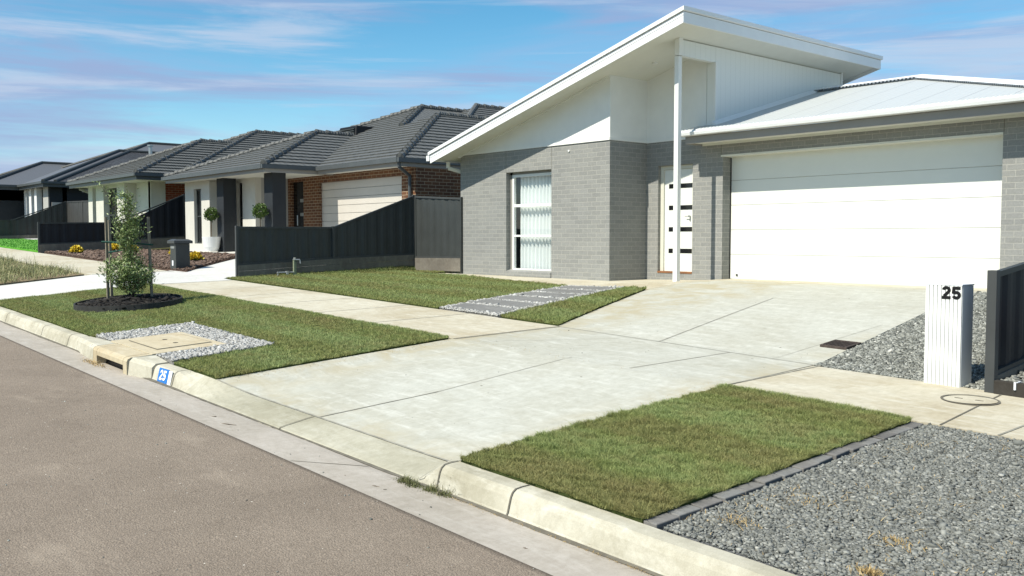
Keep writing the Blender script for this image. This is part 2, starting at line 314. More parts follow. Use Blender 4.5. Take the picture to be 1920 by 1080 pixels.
# ------------------------------------------------------------------ mesh helper
class MB:
    def __init__(s): s.v = []; s.f = []; s.mi = []; s.mats = []
    def m(s, name):
        if name not in s.mats: s.mats.append(name)
        return s.mats.index(name)
    def face(s, pts, mat):
        i = len(s.v); s.v += [tuple(p) for p in pts]; s.f.append(tuple(range(i, i + len(pts)))); s.mi.append(s.m(mat))
    def poly(s, vs, fs, mat):
        i = len(s.v); s.v += [tuple(p) for p in vs]
        for f in fs: s.f.append(tuple(i + j for j in f)); s.mi.append(s.m(mat))
    def box(s, x0, x1, y0, y1, z0, z1, mat):
        v = [(x0, y0, z0), (x1, y0, z0), (x1, y1, z0), (x0, y1, z0), (x0, y0, z1), (x1, y0, z1), (x1, y1, z1), (x0, y1, z1)]
        s.poly(v, [(3, 2, 1, 0), (4, 5, 6, 7), (0, 1, 5, 4), (1, 2, 6, 5), (2, 3, 7, 6), (3, 0, 4, 7)], mat)
    def hexa(s, bot, top, mat):
        s.poly(list(bot) + list(top), [(3, 2, 1, 0), (4, 5, 6, 7), (0, 1, 5, 4), (1, 2, 6, 5), (2, 3, 7, 6), (3, 0, 4, 7)], mat)
    def prism_y(s, xz, y0, y1, mat):
        n = len(xz); v = [(x, y0, z) for x, z in xz] + [(x, y1, z) for x, z in xz]
        fs = [tuple(range(n)), tuple(range(2 * n - 1, n - 1, -1))] + [(i, i + n, (i + 1) % n + n, (i + 1) % n) for i in range(n)]
        s.poly(v, fs, mat)
    def prism_x(s, yz, x0, x1, mat):
        n = len(yz); v = [(x0, y, z) for y, z in yz] + [(x1, y, z) for y, z in yz]
        fs = [tuple(range(n)), tuple(range(2 * n - 1, n - 1, -1))] + [(i, (i + 1) % n, (i + 1) % n + n, i + n) for i in range(n)]
        s.poly(v, fs, mat)
    def bar(s, a, b, r, mat, n=8, r2=None, square=False):
        a = Vector(a); b = Vector(b); d = (b - a).normalized(); u = d.cross(Vector((0, 0, 1)))
        if u.length < .05: u = d.cross(Vector((1, 0, 0)))
        u.normalize(); w = d.cross(u); r2 = r if r2 is None else r2
        if square: n = 4
        o = math.pi / 4 if square else 0
        v = [a + (u * math.cos(t) + w * math.sin(t)) * r for t in [o + 2 * math.pi * i / n for i in range(n)]]
        v += [b + (u * math.cos(t) + w * math.sin(t)) * r2 for t in [o + 2 * math.pi * i / n for i in range(n)]]
        s.poly(v, [(i, (i + 1) % n, (i + 1) % n + n, i + n) for i in range(n)] + [tuple(range(n - 1, -1, -1)), tuple(range(n, 2 * n))], mat)
    def lathe(s, cx, cy, prof, mat, n=24):
        v = []
        for r, z in prof: v += [(cx + r * math.cos(2 * math.pi * i / n), cy + r * math.sin(2 * math.pi * i / n), z) for i in range(n)]
        fs = [(j * n + i, j * n + (i + 1) % n, (j + 1) * n + (i + 1) % n, (j + 1) * n + i) for j in range(len(prof) - 1) for i in range(n)]
        fs += [tuple(range(n - 1, -1, -1)), tuple(range((len(prof) - 1) * n, len(prof) * n))]
        s.poly(v, fs, mat)
    def build(s, name, parent=None, origin=None, bevel=0, smooth=False):
        me = bpy.data.meshes.new(name)
        v = np.array(s.v, dtype=float)
        if parent is not None:
            org = np.array(WPOS[parent.name])
        elif origin is not None: org = np.array(origin, dtype=float)
        else: org = np.array([(v[:, 0].min() + v[:, 0].max()) / 2, (v[:, 1].min() + v[:, 1].max()) / 2, v[:, 2].min()])
        me.from_pydata((v - org).tolist(), [], s.f)
        for mt in s.mats: me.materials.append(M[mt])
        me.polygons.foreach_set('material_index', s.mi)
        me.update()
        uvl = me.uv_layers.new(name='UVMap')
        nl = len(me.loops); vi = np.empty(nl, dtype=np.int32); me.loops.foreach_get('vertex_index', vi)
        uv = np.empty((nl, 2))
        for p in me.polygons:
            nx, ny, nz = abs(p.normal.x), abs(p.normal.y), abs(p.normal.z)
            idx = vi[p.loop_start:p.loop_start + p.loop_total]; q = v[idx]
            if nx > ny and nx > .3 and nx >= nz * .25: uv[p.loop_start:p.loop_start + p.loop_total] = np.c_[q[:, 1], q[:, 2]]
            elif ny >= nx and ny > .12: uv[p.loop_start:p.loop_start + p.loop_total] = np.c_[q[:, 0], q[:, 2]]
            elif nx > .12: uv[p.loop_start:p.loop_start + p.loop_total] = np.c_[q[:, 1], q[:, 2]]
            else: uv[p.loop_start:p.loop_start + p.loop_total] = np.c_[q[:, 0], q[:, 1]]
        uvl.data.foreach_set('uv', uv.ravel())
        if smooth: me.polygons.foreach_set('use_smooth', [True] * len(me.polygons))
        o = bpy.data.objects.new(name, me); COL.objects.link(o)
        if parent is not None: o.parent = parent
        o.location = (0, 0, 0) if parent is not None else tuple(org)
        WPOS[o.name] = tuple(org)
        if bevel:
            b = o.modifiers.new('bevel', 'BEVEL'); b.width = bevel; b.segments = 2; b.limit_method = 'ANGLE'; b.angle_limit = R(40)
        return o
def build_split(mb, name, parent, **k):
    """ one object per separate solid """
    par = list(range(len(mb.v)))
    def fnd(i):
        while par[i] != i: par[i] = par[par[i]]; i = par[i]
        return i
    key = {}
    for i, p in enumerate(mb.v):
        q = tuple(round(c, 4) for c in p)
        if q in key: par[fnd(i)] = fnd(key[q])
        else: key[q] = i
    for f in mb.f:
        for j in f[1:]: par[fnd(f[0])] = fnd(j)
    grp = {}
    for f, m_ in zip(mb.f, mb.mi): grp.setdefault(fnd(f[0]), []).append((f, m_))
    out = []
    for g in grp.values():
        n = MB()
        for f, m_ in g: n.face([mb.v[i] for i in f], mb.mats[m_])
        if k.get('bevel'): 
            idx = {}; vs = []; fs = []
            for f in n.f:
                r = []
                for i in f:
                    q = tuple(round(c, 5) for c in n.v[i])
                    if q not in idx: idx[q] = len(vs); vs.append(n.v[i])
                    r.append(idx[q])
                fs.append(tuple(r))
            n.v, n.f = vs, fs
        out.append(n.build(name, parent, **k))
    return out
WPOS = {}
def tag(o, label=None, cat=None, group=None, kind=None):
    if label: o['label'] = label
    if cat: o['category'] = cat
    if group: o['group'] = group
    if kind: o['kind'] = kind
    return o
def thing(name, loc, label, cat, group=None):
    o = bpy.data.objects.new(name, None); COL.objects.link(o); o.location = loc; o.empty_display_size = .2
    WPOS[o.name] = tuple(loc); return tag(o, label, cat, group)
def dup(o, loc, label, parent=None):
    c = o.copy(); COL.objects.link(c)
    if parent is None:
        c.location = loc; c['label'] = label
    else: c.parent = parent
    for ch in o.children: dup(ch, None, None, c)
    return c

# ------------------------------------------------------------------ ground shape
S = .027
PX = [-400, -64, -61, -47.0, -46.6, -33.0, -32.6, -18.85, -18.5, -12.2, -10.6, -10.3, 400]
PZ = [.75, .70, .62, .30, -.03, -.05, -.41, -.45, -.80, -.81, -.77, -.74, -.74]
YS = [-400, -4.5, -4.49, 3.03, 3.47, 3.53, 3.65, 6.5, 8.2]
ZS = [-1.55, -1.55, -1.69, -1.70, -1.722, -1.60, -1.569, -1.383, -1.345]
CXS = [-22.2, -21.7, -18.25, -17.8, -8.62, -8.05, -5.0, -4.76]       # kerb crossings dip to the gutter
def G(x, y):                        # relative to the eye
    xs = max(-75.0, min(x, 30.0))
    zb = float(np.interp(min(y, 8.2), YS, ZS))
    if 3.47 < y < 6.5:
        wc = float(np.interp(x, CXS, [0, 1, 1, 0, 0, 1, 1, 0]))
        if wc: zb = zb * (1 - wc) + wc * float(np.interp(y, [3.47, 3.77, 6.5], [-1.722, -1.654, -1.383]))
    zb -= S * xs
    if y > 8.2:
        P = float(np.interp(x, PX, PZ)); t = min(1.0, (y - 8.2) / 4.4)
        zb = zb * (1 - t) + P * t
    return zb

def GZ(x, y): return G(x, y) + EYE
xg = np.array([-1500, -600, -300, -150, -100] + list(np.arange(-80, 10, .5)) + [12, 16, 25, 40, 100, 300, 600, 1500.])
yg = np.array([-1500, -500, -100, -30, -10, -6, -4.5, -4.48, -2, 0, 2, 3.03, 3.47, 3.53, 3.65, 5, 6.5, 8.2] + list(np.arange(8.6, 13.1, .4)) + [16, 25, 40, 80, 200, 600, 1500.])
# terrain: one sheet to the horizon, just under everything laid on it
tv = [(x, y, GZ(x, y) - .10) for y in yg for x in xg]; nx = len(xg)
mb = MB(); mb.poly(tv, [(j * nx + i, j * nx + i + 1, (j + 1) * nx + i + 1, (j + 1) * nx + i) for j in range(len(yg) - 1) for i in range(nx - 1)], 'terrain')
tag(mb.build('ground', origin=(0, 0, 0)), kind='structure')

def sheet(name, poly, mat, dz=0.0, step=.5, skirt=.15, extra=None, build=True, ystep=None, zf=None):
    bm = bmesh.new(); vs = [bm.verts.new((x, y, 0)) for x, y in poly]; bm.faces.new(vs)
    bmesh.ops.triangulate(bm, faces=bm.faces[:])
    xs = [p[0] for p in poly]; ys = [p[1] for p in poly]
    cutx = [g for g in np.arange(math.floor(min(xs)), max(xs), step)] + [g for g in PX + CXS if min(xs) < g < max(xs)]
    cuty = [g for g in YS + [3.77] + list(np.arange(8.2, 13.2, .4)) + [12.6] if min(ys) < g < max(ys)]
    for g in cutx:
        bmesh.ops.bisect_plane(bm, geom=bm.verts[:] + bm.edges[:] + bm.faces[:], plane_co=(g, 0, 0), plane_no=(1, 0, 0))
    for g in cuty:
        bmesh.ops.bisect_plane(bm, geom=bm.verts[:] + bm.edges[:] + bm.faces[:], plane_co=(0, g, 0), plane_no=(0, 1, 0))
    bmesh.ops.remove_doubles(bm, verts=bm.verts[:], dist=1e-4)
    bmesh.ops.recalc_face_normals(bm, faces=bm.faces[:])
    for f in bm.faces:
        if f.normal.z < 0: f.normal_flip()
    f_ = zf or (lambda x, y: GZ(x, y) + dz)
    be = [e for e in bm.edges if e.is_boundary]
    for v in bm.verts: v.co.z = f_(v.co.x, v.co.y)
    r = bmesh.ops.extrude_edge_only(bm, edges=be)
    for v in [g for g in r['geom'] if isinstance(g, bmesh.types.BMVert)]: v.co.z -= skirt
    bm.verts.index_update()
    mb = MB(); mb.poly([tuple(v.co) for v in bm.verts], [tuple(v.index for v in f.verts) for f in bm.faces], mat); bm.free()
    if extra: extra(mb)
    return mb.build(name, origin=(0, 0, 0)) if build else mb
def strip(mb, a, b, w, dz, mat='joint_soft', n=8):
    ax, ay = a; bx, by = b; L = math.hypot(bx - ax, by - ay); ux, uy = -(by - ay) / L * w / 2, (bx - ax) / L * w / 2
    n = max(n, int(L / .25))
    for i in range(n):
        p = [(ax + (bx - ax) * t, ay + (by - ay) * t) for t in (i / n, (i + 1) / n)]
        q = [(p[0][0] - ux, p[0][1] - uy), (p[1][0] - ux, p[1][1] - uy), (p[1][0] + ux, p[1][1] + uy), (p[0][0] + ux, p[0][1] + uy)]
        mb.face([(x, y, GZ(x, y) + dz) for x, y in q][::1], mat)

# ------------------------------------------------------------------ road and concrete
tag(sheet('road', [(-80, -4.5), (12, -4.5), (12, 3.03), (-80, 3.03)], 'asphalt', 0, 2.0), kind='structure')
def fp(mb):
    for x in (-2.55, -8.55, -4.8, -10.4, -11.9, -13.4, -14.9, -16.4, -18.2):
        strip(mb, (x, 6.5), (x, 8.2), .018 if x not in (-4.8,) else .022, .004)
tag(sheet('footpath', [(-80, 6.5), (-21.7, 6.5), (-21.7, 8.2), (-80, 8.2)], 'path_concrete', 0, 1.0), kind='structure')
tag(sheet('footpath', [(-18.2, 6.5), (-8.5, 6.5), (-8.5, 8.2), (-18.2, 8.2)], 'path_concrete', 0, .5, extra=fp), kind='structure')
def fp2(mb):
    strip(mb, (-2.94, 6.5), (-3.12, 8.12), .014, .004, 'joint_dark')
tag(sheet('footpath', [(-4.8, 6.5), (6, 6.5), (6, 8.02), (-4.85, 8.02)], 'path_concrete', 0, .5, extra=fp2), kind='structure')
def dj(mb):
    for a, b, w_ in [((-6.80, 3.79), (-6.67, 4.9), .018), ((-8.05, 3.785), (-4.98, 3.785), .022), ((-8.56, 3.68), (-8.05, 3.785), .020), ((-4.98, 3.785), (-4.77, 3.69), .018), ((-6.67, 4.9), (-6.70, 6.6), .010), ((-8.5, 8.17), (-4.87, 8.05), .014),
                 ((-8.14, 6.61), (-7.33, 7.95), .008), ((-5.90, 6.57), (-5.86, 8.08), .014), ((-6.86, 8.12), (-7.57, 11.44), .014),
                 ((-8.5, 6.55), (-8.5, 8.15), .012), ((-4.79, 6.5), (-4.86, 8.05), .014), ((-5.35, 8.08), (-5.30, 10.2), .006), ((-7.57, 11.44), (-5.3, 11.44), .005)]:
        strip(mb, a, b, w_ * .85, .004)
tag(sheet('driveway', [(-8.56, 3.67), (-8.05, 3.78), (-4.98, 3.78), (-4.76, 3.68), (-4.79, 6.5), (-4.87, 8.05), (-5.06, 9.6), (-5.26, 11.2), (-5.45, 13.2), (-5.45, 13.75),
                       (-10.12, 13.75), (-10.08, 13.3), (-9.98, 11.55), (-8.56, 8.15)], 'drive_concrete', 0, .5, extra=dj), kind='structure')
tag(sheet('garage_apron', [(-10.3, 13.75), (-5.45, 13.75), (-5.45, 14.6), (-10.5, 14.6)], 'path_concrete', .002, .5), kind='structure')
tag(sheet('porch_slab', [(-17.35, 12.33), (-15.9, 12.3), (-11.8, 11.56), (-9.98, 11.55), (-10.08, 13.3), (-10.12, 13.75), (-10.3, 13.75), (-10.5, 14.6), (-12.5, 14.6), (-12.5, 13.3), (-17.35, 13.3)],
          'path_concrete', .001, .5), kind='structure')
tag(sheet('neighbour_driveway', [(-21.65, 3.78), (-18.25, 3.78), (-18.25, 8.2), (-18.78, 8.25), (-19.0, 11), (-20.2, 14.0), (-25.1, 14.0), (-24.4, 11.2), (-20.9, 8.3), (-21.65, 8.1)], 'white_concrete', 0, .5), kind='structure')
tag(sheet('neighbour_path', [(-31.2, 11.6), (-24.5, 11.6), (-24.9, 14.2), (-31.2, 14.2)], 'white_concrete', .01, .5), kind='structure')
tag(sheet('far_driveway', [(-60, 11.0), (-33.2, 11.0), (-33.2, 11.9), (-60, 11.9)], 'white_concrete', .01, 1.0), kind='structure')

# kerb and gutter (one extruded section that drops at the two crossings)
pz_ = lambda x: EYE - 1.70 - S * x
NORM = [(3.03, 0), (3.38, -.014), (3.47, -.022), (3.482, -.004), (3.506, .082), (3.52, .108), (3.545, .126), (3.59, .131), (3.655, .132), (3.655, -.15)]
LAY = [(3.03, 0), (3.38, -.014), (3.455, -.022), (3.468, -.006), (3.52, .006), (3.58, .016), (3.64, .026), (3.70, .037), (3.772, .047), (3.772, -.15)]
stations = []
def kprof(x):
    def d(a, b): return min(1, max(0, (x - a) / (b - a)))
    if x > -4.95: return 1 - d(-4.76, -4.95) if x < -4.76 else 1.0
    if x > -8.80: return 0.0
    if x > -9.14: return d(-8.80, -9.14)
    if x > -17.9: return 1.0
    if x > -18.3: return 1 - d(-17.9, -18.3)
    if x > -21.6: return 0.0
    return min(1, (-21.6 - x) / .3)
ksx = sorted(set([-80., -60, -45, -30, -22.2, -21.9, -21.6, -18.3, -18.1, -17.9, -9.14, -8.97, -8.80, -8.62, -8.4, -8.2, -8.05, -5.0, -4.95, -4.85, -4.76] + list(np.arange(-17.5, 9, .5))))
mb = MB(); rows = []
for x in ksx:
    t = kprof(x); wc = float(np.interp(x, CXS, [0, 1, 1, 0, 0, 1, 1, 0])); LAYX = [(a, b) if i < 4 or i > 8 else (3.468 + (a - 3.468) * (1 - (1 - wc) * .37), b + (1 - wc) * .083 * (a - 3.468) / .304) for i, (a, b) in enumerate(LAY)]; LAYX[9] = (LAYX[8][0], -.15); j = (random.random() - .5) * .006
    rows.append([(x, a[0] * t + b[0] * (1 - t) + (j if 2 < i < 8 else 0), EYE - 1.70 - S * x + a[1] * t + b[1] * (1 - t) + (.0 if i < 2 else j)) for i, (a, b) in enumerate(zip(NORM, LAYX))])
for r0, r1 in zip(rows[:-1], rows[1:]):
    for i in range(len(NORM) - 1):
        mb.face([r0[i], r0[i + 1], r1[i + 1], r1[i]][::-1], 'gutter_concrete' if i < 2 else ('layback_concrete' if max(kprof(r0[0][0]), kprof(r1[0][0])) < .01 else 'kerb_concrete'))
def kjoint(x, w=.012, full=False):
    t = kprof(x); pr = [(a[0] * t + b[0] * (1 - t), a[1] * t + b[1] * (1 - t)) for a, b in zip(NORM, LAY)]
    rng = range(2, 8) if not full else range(0, 8)
    for i in rng:
        (y0, z0), (y1, z1) = pr[i], pr[i + 1]
        zz = EYE - 1.70 - S * x
        mb.face([(x - w / 2, y0 - .004, z0 + zz + .006), (x + w / 2, y0 - .004, z0 + zz + .006), (x + w / 2, y1 - .004, z1 + zz + .006), (x - w / 2, y1 - .004, z1 + zz + .006)], 'joint_dark')
for x in (-4.75, -4.06, -1.5, -6.85, -9.18, -9.72, -12.7, -13.9, -15.9, -17.6): kjoint(x)
mb.face([(-5.87, 3.04, .1592), (-5.855, 3.04, .1592), (-5.455, 3.42, .134), (-5.47, 3.42, .134)], 'joint_dark')
for xa, xb in ((-4.94, -4.80), (-8.82, -9.10)):
    A = [(xa, 3.475, .004), (xa * .6 + xb * .4, 3.54, .065), (xb, 3.64, .137)]
    for p, q in zip(A[:-1], A[1:]): mb.face([(p[0] - .005, p[1], pz_(p[0]) + p[2]), (p[0] + .005, p[1], pz_(p[0]) + p[2]), (q[0] + .005, q[1], pz_(q[0]) + q[2]), (q[0] - .005, q[1], pz_(q[0]) + q[2])], 'joint_soft')
o = mb.build('kerb', origin=(0, 0, 0)); tag(o, kind='structure')
# dirt line in the gutter invert
mb = MB(); prev = None
for x in np.arange(-18, 4, .06):
    wv = .012 + .02 * (.5 + .5 * math.sin(x * 3.1)) * (.5 + .5 * math.sin(x * 1.27 + 1)) + random.random() * .008
    
    z = EYE - 1.70 - S * x - .022; yq = 3.465
    q = ((x, yq - wv, z + .006), (x, yq + .006, z + .012))
    if prev: mb.face([prev[0], q[0], q[1], prev[1]], 'joint_dark')
    prev = q
tag(mb.build('gutter_silt', origin=(0, 0, 0)), kind='stuff', label='dark line of silt lying along the gutter invert', cat='silt')

# ------------------------------------------------------------------ drainage pit
pz = lambda x: EYE - 1.70 - S * x
root = thing('drain_pit', (-10.3, 3.6, pz(-10.3)), 'yellowish concrete kerb inlet with dark slot and square lidded slab', 'drain')
mb = MB()
x0, x1 = -11.20, -10.08
yf, yb = 3.35, 3.62
zt = .165
for xa, xb, z0 in ((x0, x0 + .13, -.05), (x1 - .12, x1, -.05), (x0 + .13, x1 - .12, .075)):
    prof = [(yf, z0), (yf, zt - .04), (yf + .012, zt - .015), (yf + .045, zt), (yb, zt + .012), (yb, z0)]
    v = [(xx, y, z + pz(xx)) for xx in (xa, xb) for y, z in prof]; n = len(prof)
    mb.poly(v, [tuple(range(n)), tuple(range(2 * n - 1, n - 1, -1))] + [(i, (i + 1) % n, (i + 1) % n + n, i + n) for i in range(n)], 'pit_concrete')
mb.build('lintel', root, bevel=.004)
mb = MB(); mb.box(x0 + .13, x1 - .12, yf + .10, yb, pz(-10.6) - .06, pz(-10.6) + .09, 'black_paint'); mb.build('inlet_slot', root)
mb = MB()
def pslab(xa, xb, ya, yb_, d, th, mat): mb.hexa([(x, y, pz(x) + d - th + (y - 3.62) * .06) for x, y in ((xa, ya), (xb, ya), (xb, yb_), (xa, yb_))], [(x, y, pz(x) + d + (y - 3.62) * .06) for x, y in ((xa, ya), (xb, ya), (xb, yb_), (xa, yb_))], mat)
pslab(-11.44, -10.12, 3.626, 4.47, .182, .2, 'pit_concrete'); mb.build('cover_slab', root, bevel=.004)
mb = MB(); pslab(-11.24, -10.36, 3.78, 4.38, .190, .02, 'pit_concrete')
for a in ((-11.255, -11.24, 3.765, 4.395), (-10.36, -10.345, 3.765, 4.395), (-11.24, -10.36, 3.765, 3.78), (-11.24, -10.36, 4.38, 4.395)): pslab(*a, .1865, .02, 'joint_dark')
mb.build('lid', root)
mb = MB()
for cx in (-10.95, -10.62):
    mb.lathe(cx, 4.08, [(.03, pz(cx) + .205), (.03, pz(cx) + .2195)], 'dark_sleeper', 14)
build_split(mb, 'lifting_eye', root)
# flared kerb either side of the lintel
mb = MB()
for (xa, xb, za, zb_, ya, yb0) in ((-12.3, x0 - .008, .136, .170, 3.478, 3.353), (x1 + .008, -9.73, .170, .136, 3.353, 3.478)):
    A = [(ya + .0, -.03), (ya + .022, za - .04), (ya + .06, za), (3.66, za + .002), (3.66, -.1)]
    B = [(yb0 + .0, -.03), (yb0 + .01, zb_ - .04), (yb0 + .05, zb_ - .004), (3.66, zb_ + .004), (3.66, -.1)]
    v = [(xa, y, z + pz(xa)) for y, z in A] + [(xb, y, z + pz(xb)) for y, z in B]; n = 5
    mb.poly(v, [tuple(range(n)), tuple(range(2 * n - 1, n - 1, -1))] + [(i, (i + 1) % n, (i + 1) % n + n, i + n) for i in range(n)], 'kerb_concrete')
build_split(mb, 'kerb_flare', root, bevel=.004)

# ------------------------------------------------------------------ digits
def digit(mb, ch, ox, oz, h, wd, sw, y, th, mat, sx=1):
    """ bold sans digit as a ribbon in the XZ plane """
    def arc(cx, cz, rx, rz, a0, a1, n=10): return [(cx + rx * math.cos(R(a0 + (a1 - a0) * i / n)), cz + rz * math.sin(R(a0 + (a1 - a0) * i / n))) for i in range(n + 1)]
    hs = sw / 2
    if ch == '2':
        path = arc(wd / 2, h - wd / 2 + hs * .4, wd / 2 - hs, wd / 2 - hs * 1.2 + .0, 175, -35, 12) + [(hs * 1.3, sw * .95)]
        segs = [path, [(0, hs), (wd, hs)]]
    else:
        cz = h * .335
        segs = [[(wd * .18, h - hs), (wd * .94, h - hs)], [(wd * .20, h - hs * .2), (wd * .13, h * .44)],
                arc(wd * .47, cz, wd * .53 - hs, h * .335 - hs, 150, -160, 16)]
    for sg in segs:
        for i in range(len(sg)):
            pass
        L = []; Rr = []
        for i, p in enumerate(sg):
            a = sg[max(0, i - 1)]; b = sg[min(len(sg) - 1, i + 1)]; dx, dz = b[0] - a[0], b[1] - a[1]; l = math.hypot(dx, dz) or 1
            L.append((p[0] - dz / l * hs, p[1] + dx / l * hs)); Rr.append((p[0] + dz / l * hs, p[1] - dx / l * hs))
        for i in range(len(sg) - 1):
            q = [L[i], L[i + 1], Rr[i + 1], Rr[i]]
            mb.hexa([(ox + a * sx, y, oz + b) for a, b in q], [(ox + a * sx, y - th, oz + b) for a, b in q], mat)
        th = th + .0004

# kerb number
root = thing('kerb_number', (-9.42, 3.47, pz(-9.42)), 'small blue kerb number panel reading 25 beside a white strip', 'house number')
def tilt(o):   # lay an XZ-drawn object onto the sloping kerb face
    me = o.data
    for v in me.vertices:
        zz = v.co.z; v.co.y += zz * .27 if zz > 0 else 0
mb = MB(); z0 = pz(-9.42)
mb.box(-9.56, -9.30, 3.470, 3.478, z0 - .012, z0 + .125, 'sign_blue'); o = mb.build('panel', root); tilt(o)
mb = MB(); mb.box(-9.297, -9.215, 3.471, 3.478, z0 - .02, z0 + .118, 'sign_white'); o = mb.build('white_strip', root); tilt(o)
mb = MB()
digit(mb, '2', -9.51, z0 + .012, .098, .072, .021, 3.4695, .001, 'sign_white'); digit(mb, '5', -9.42, z0 + .012, .098, .072, .021, 3.4695, .001, 'sign_white')
o = mb.build('digits', root); tilt(o)

# ------------------------------------------------------------------ scatter builders (numpy)
def inpoly(x, y, poly):
    ins = np.zeros(len(x), bool); n = len(poly); j = n - 1
    for i in range(n):
        xi, yi = poly[i]; xj, yj = poly[j]
        cnd = ((yi > y) != (yj > y)) & (x < (xj - xi) * (y - yi) / (yj - yi + 1e-12) + xi); ins ^= cnd; j = i
    return ins
def sample(poly, n):
    a = np.array(poly); lo = a.min(0); hi = a.max(0); area = (hi - lo).prod(); out = []
    tot = 0
    while tot < n:
        x = RNG.uniform(lo[0], hi[0], n); y = RNG.uniform(lo[1], hi[1], n); k_ = inpoly(x, y, poly); out.append(np.c_[x[k_], y[k_]]); tot += k_.sum()
    return np.vstack(out)[:n]
def parea(p): return abs(sum(p[i][0] * p[(i + 1) % len(p)][1] - p[(i + 1) % len(p)][0] * p[i][1] for i in range(len(p)))) / 2
def rawmesh(name, V, F, rnd_per_face, mat, label, cat, group=None, kind='stuff', parent=None, origin=(0, 0, 0), smooth=False):
    me = bpy.data.meshes.new(name); nf, k_ = F.shape
    V = V - np.array(origin if parent is None else WPOS[parent.name])
    me.vertices.add(len(V)); me.vertices.foreach_set('co', V.astype(np.float32).ravel())
    me.loops.add(nf * k_); me.loops.foreach_set('vertex_index', F.astype(np.int32).ravel())
    me.polygons.add(nf); me.polygons.foreach_set('loop_start', np.arange(0, nf * k_, k_, dtype=np.int32))
    me.polygons.foreach_set('loop_total', np.full(nf, k_, np.int32))
    at = me.attributes.new('rnd', 'FLOAT', 'FACE'); at.data.foreach_set('value', rnd_per_face.astype(np.float32))
    me.materials.append(M[mat]); me.update(calc_edges=True)
    o = bpy.data.objects.new(name, me); COL.objects.link(o)
    if parent is not None: o.parent = parent
    else: o.location = origin
    WPOS[o.name] = tuple(origin)
    if parent is None: tag(o, label, cat, group, kind)
    return o
def vG(xy): return np.array([GZ(a, b) for a, b in xy])
def blades(name, poly, dens, h, wd, mat, label, dz=.0, lean=.5, hvar=.35, clump=None, cat='grass', pts=None, dirx=None, zoff=None):
    P = sample(poly, int(dens * parea(poly))) if pts is None else pts
    n = len(P); z = vG(P) + dz
    if zoff is not None: z = z + zoff(P)
    a = RNG.uniform(0, 2 * np.pi, n); H = h * RNG.uniform(1 - hvar, 1 + hvar, n)
    wav = .5 + .5 * np.sin(P[:, 0] * 2.3 + 1.3 * np.sin(P[:, 1] * 3.1)) * np.sin(P[:, 1] * 2.7 + .7)
    H = H * (.7 + .5 * wav) * (.8 + .4 * np.sin(P[:, 0] * 23 + 3 * np.sin(P[:, 1] * 17)) * np.sin(P[:, 1] * 19))
    la = RNG.uniform(0, 2 * np.pi, n); lr = np.abs(RNG.normal(0, lean, n)) * H
    bx, by = np.cos(a) * wd / 2, np.sin(a) * wd / 2
    B0 = np.c_[P[:, 0] - bx, P[:, 1] - by, z]; B1 = np.c_[P[:, 0] + bx, P[:, 1] + by, z]
    mx, my = P[:, 0] + np.cos(la) * lr * .35, P[:, 1] + np.sin(la) * lr * .35
    M0 = np.c_[mx - bx * .8, my - by * .8, z + H * .6]; M1 = np.c_[mx + bx * .8, my + by * .8, z + H * .6]
    T = np.c_[P[:, 0] + np.cos(la) * lr, P[:, 1] + np.sin(la) * lr, z + H * .95]
    V = np.stack([B0, B1, M1, M0, T], 1).reshape(-1, 3); i = np.arange(n) * 5
    F = np.vstack([np.c_[i, i + 1, i + 2], np.c_[i, i + 2, i + 3], np.c_[i + 3, i + 2, i + 4]])
    r = np.clip(RNG.normal(.5, .22, n), 0, 1); r = np.concatenate([r, r, r])
    return rawmesh(name, V, F, r, mat, label, cat)
OCT = np.array([(1, 0, 0), (-1, 0, 0), (0, 1, 0), (0, -1, 0), (0, 0, 1), (0, 0, -1)], float)
OF = np.array([(0, 2, 4), (2, 1, 4), (1, 3, 4), (3, 0, 4), (2, 0, 5), (1, 2, 5), (3, 1, 5), (0, 3, 5)])
CUBE = np.array([(x, y, z) for x in (-1, 1) for y in (-1, 1) for z in (-1, 1)], float) * .75
CF = np.array([(0, 1, 3), (0, 3, 2), (4, 6, 7), (4, 7, 5), (0, 4, 5), (0, 5, 1), (2, 3, 7), (2, 7, 6), (0, 2, 6), (0, 6, 4), (1, 5, 7), (1, 7, 3)])
def rocks(name, poly, dens, size, mat, label, cat='gravel', dz=0.0, flat=.65, long=1.0, pts=None, svar=.35, shape='cube', zoff=None, lift=.45):
    P = sample(poly, int(dens * parea(poly))) if pts is None else pts; n = len(P)
    bs, bf = (CUBE, CF) if shape == 'cube' else (OCT, OF)
    nv = len(bs); L = np.tile(bs, (n, 1, 1)) + RNG.normal(0, .22, (n, nv, 3))
    sc = size / 2 * np.exp(RNG.normal(0, svar, n))
    L *= sc[:, None, None]; L[:, :, 0] *= long
    L[:, :, 2] *= flat
    ax = RNG.normal(0, .35, n); az = RNG.uniform(0, 2 * np.pi, n)
    c_, s_ = np.cos(ax)[:, None], np.sin(ax)[:, None]; y, z = L[:, :, 1] * c_ - L[:, :, 2] * s_, L[:, :, 1] * s_ + L[:, :, 2] * c_
    c_, s_ = np.cos(az)[:, None], np.sin(az)[:, None]; x, y = L[:, :, 0] * c_ - y * s_, L[:, :, 0] * s_ + y * c_
    zz = vG(P) + dz + sc * lift + RNG.uniform(0, size * .45, n)
    if zoff is not None: zz = zz + zoff(P)
    V = np.stack([x + P[:, 0:1], y + P[:, 1:2], z + zz[:, None]], 2).reshape(-1, 3)
    F = (bf[None] + (np.arange(n) * nv)[:, None, None]).reshape(-1, 3)
    r = np.repeat(np.clip(RNG.beta(2.2, 2.6, n), 0, 1), len(bf))
    return rawmesh(name, V, F, r, mat, label, cat)

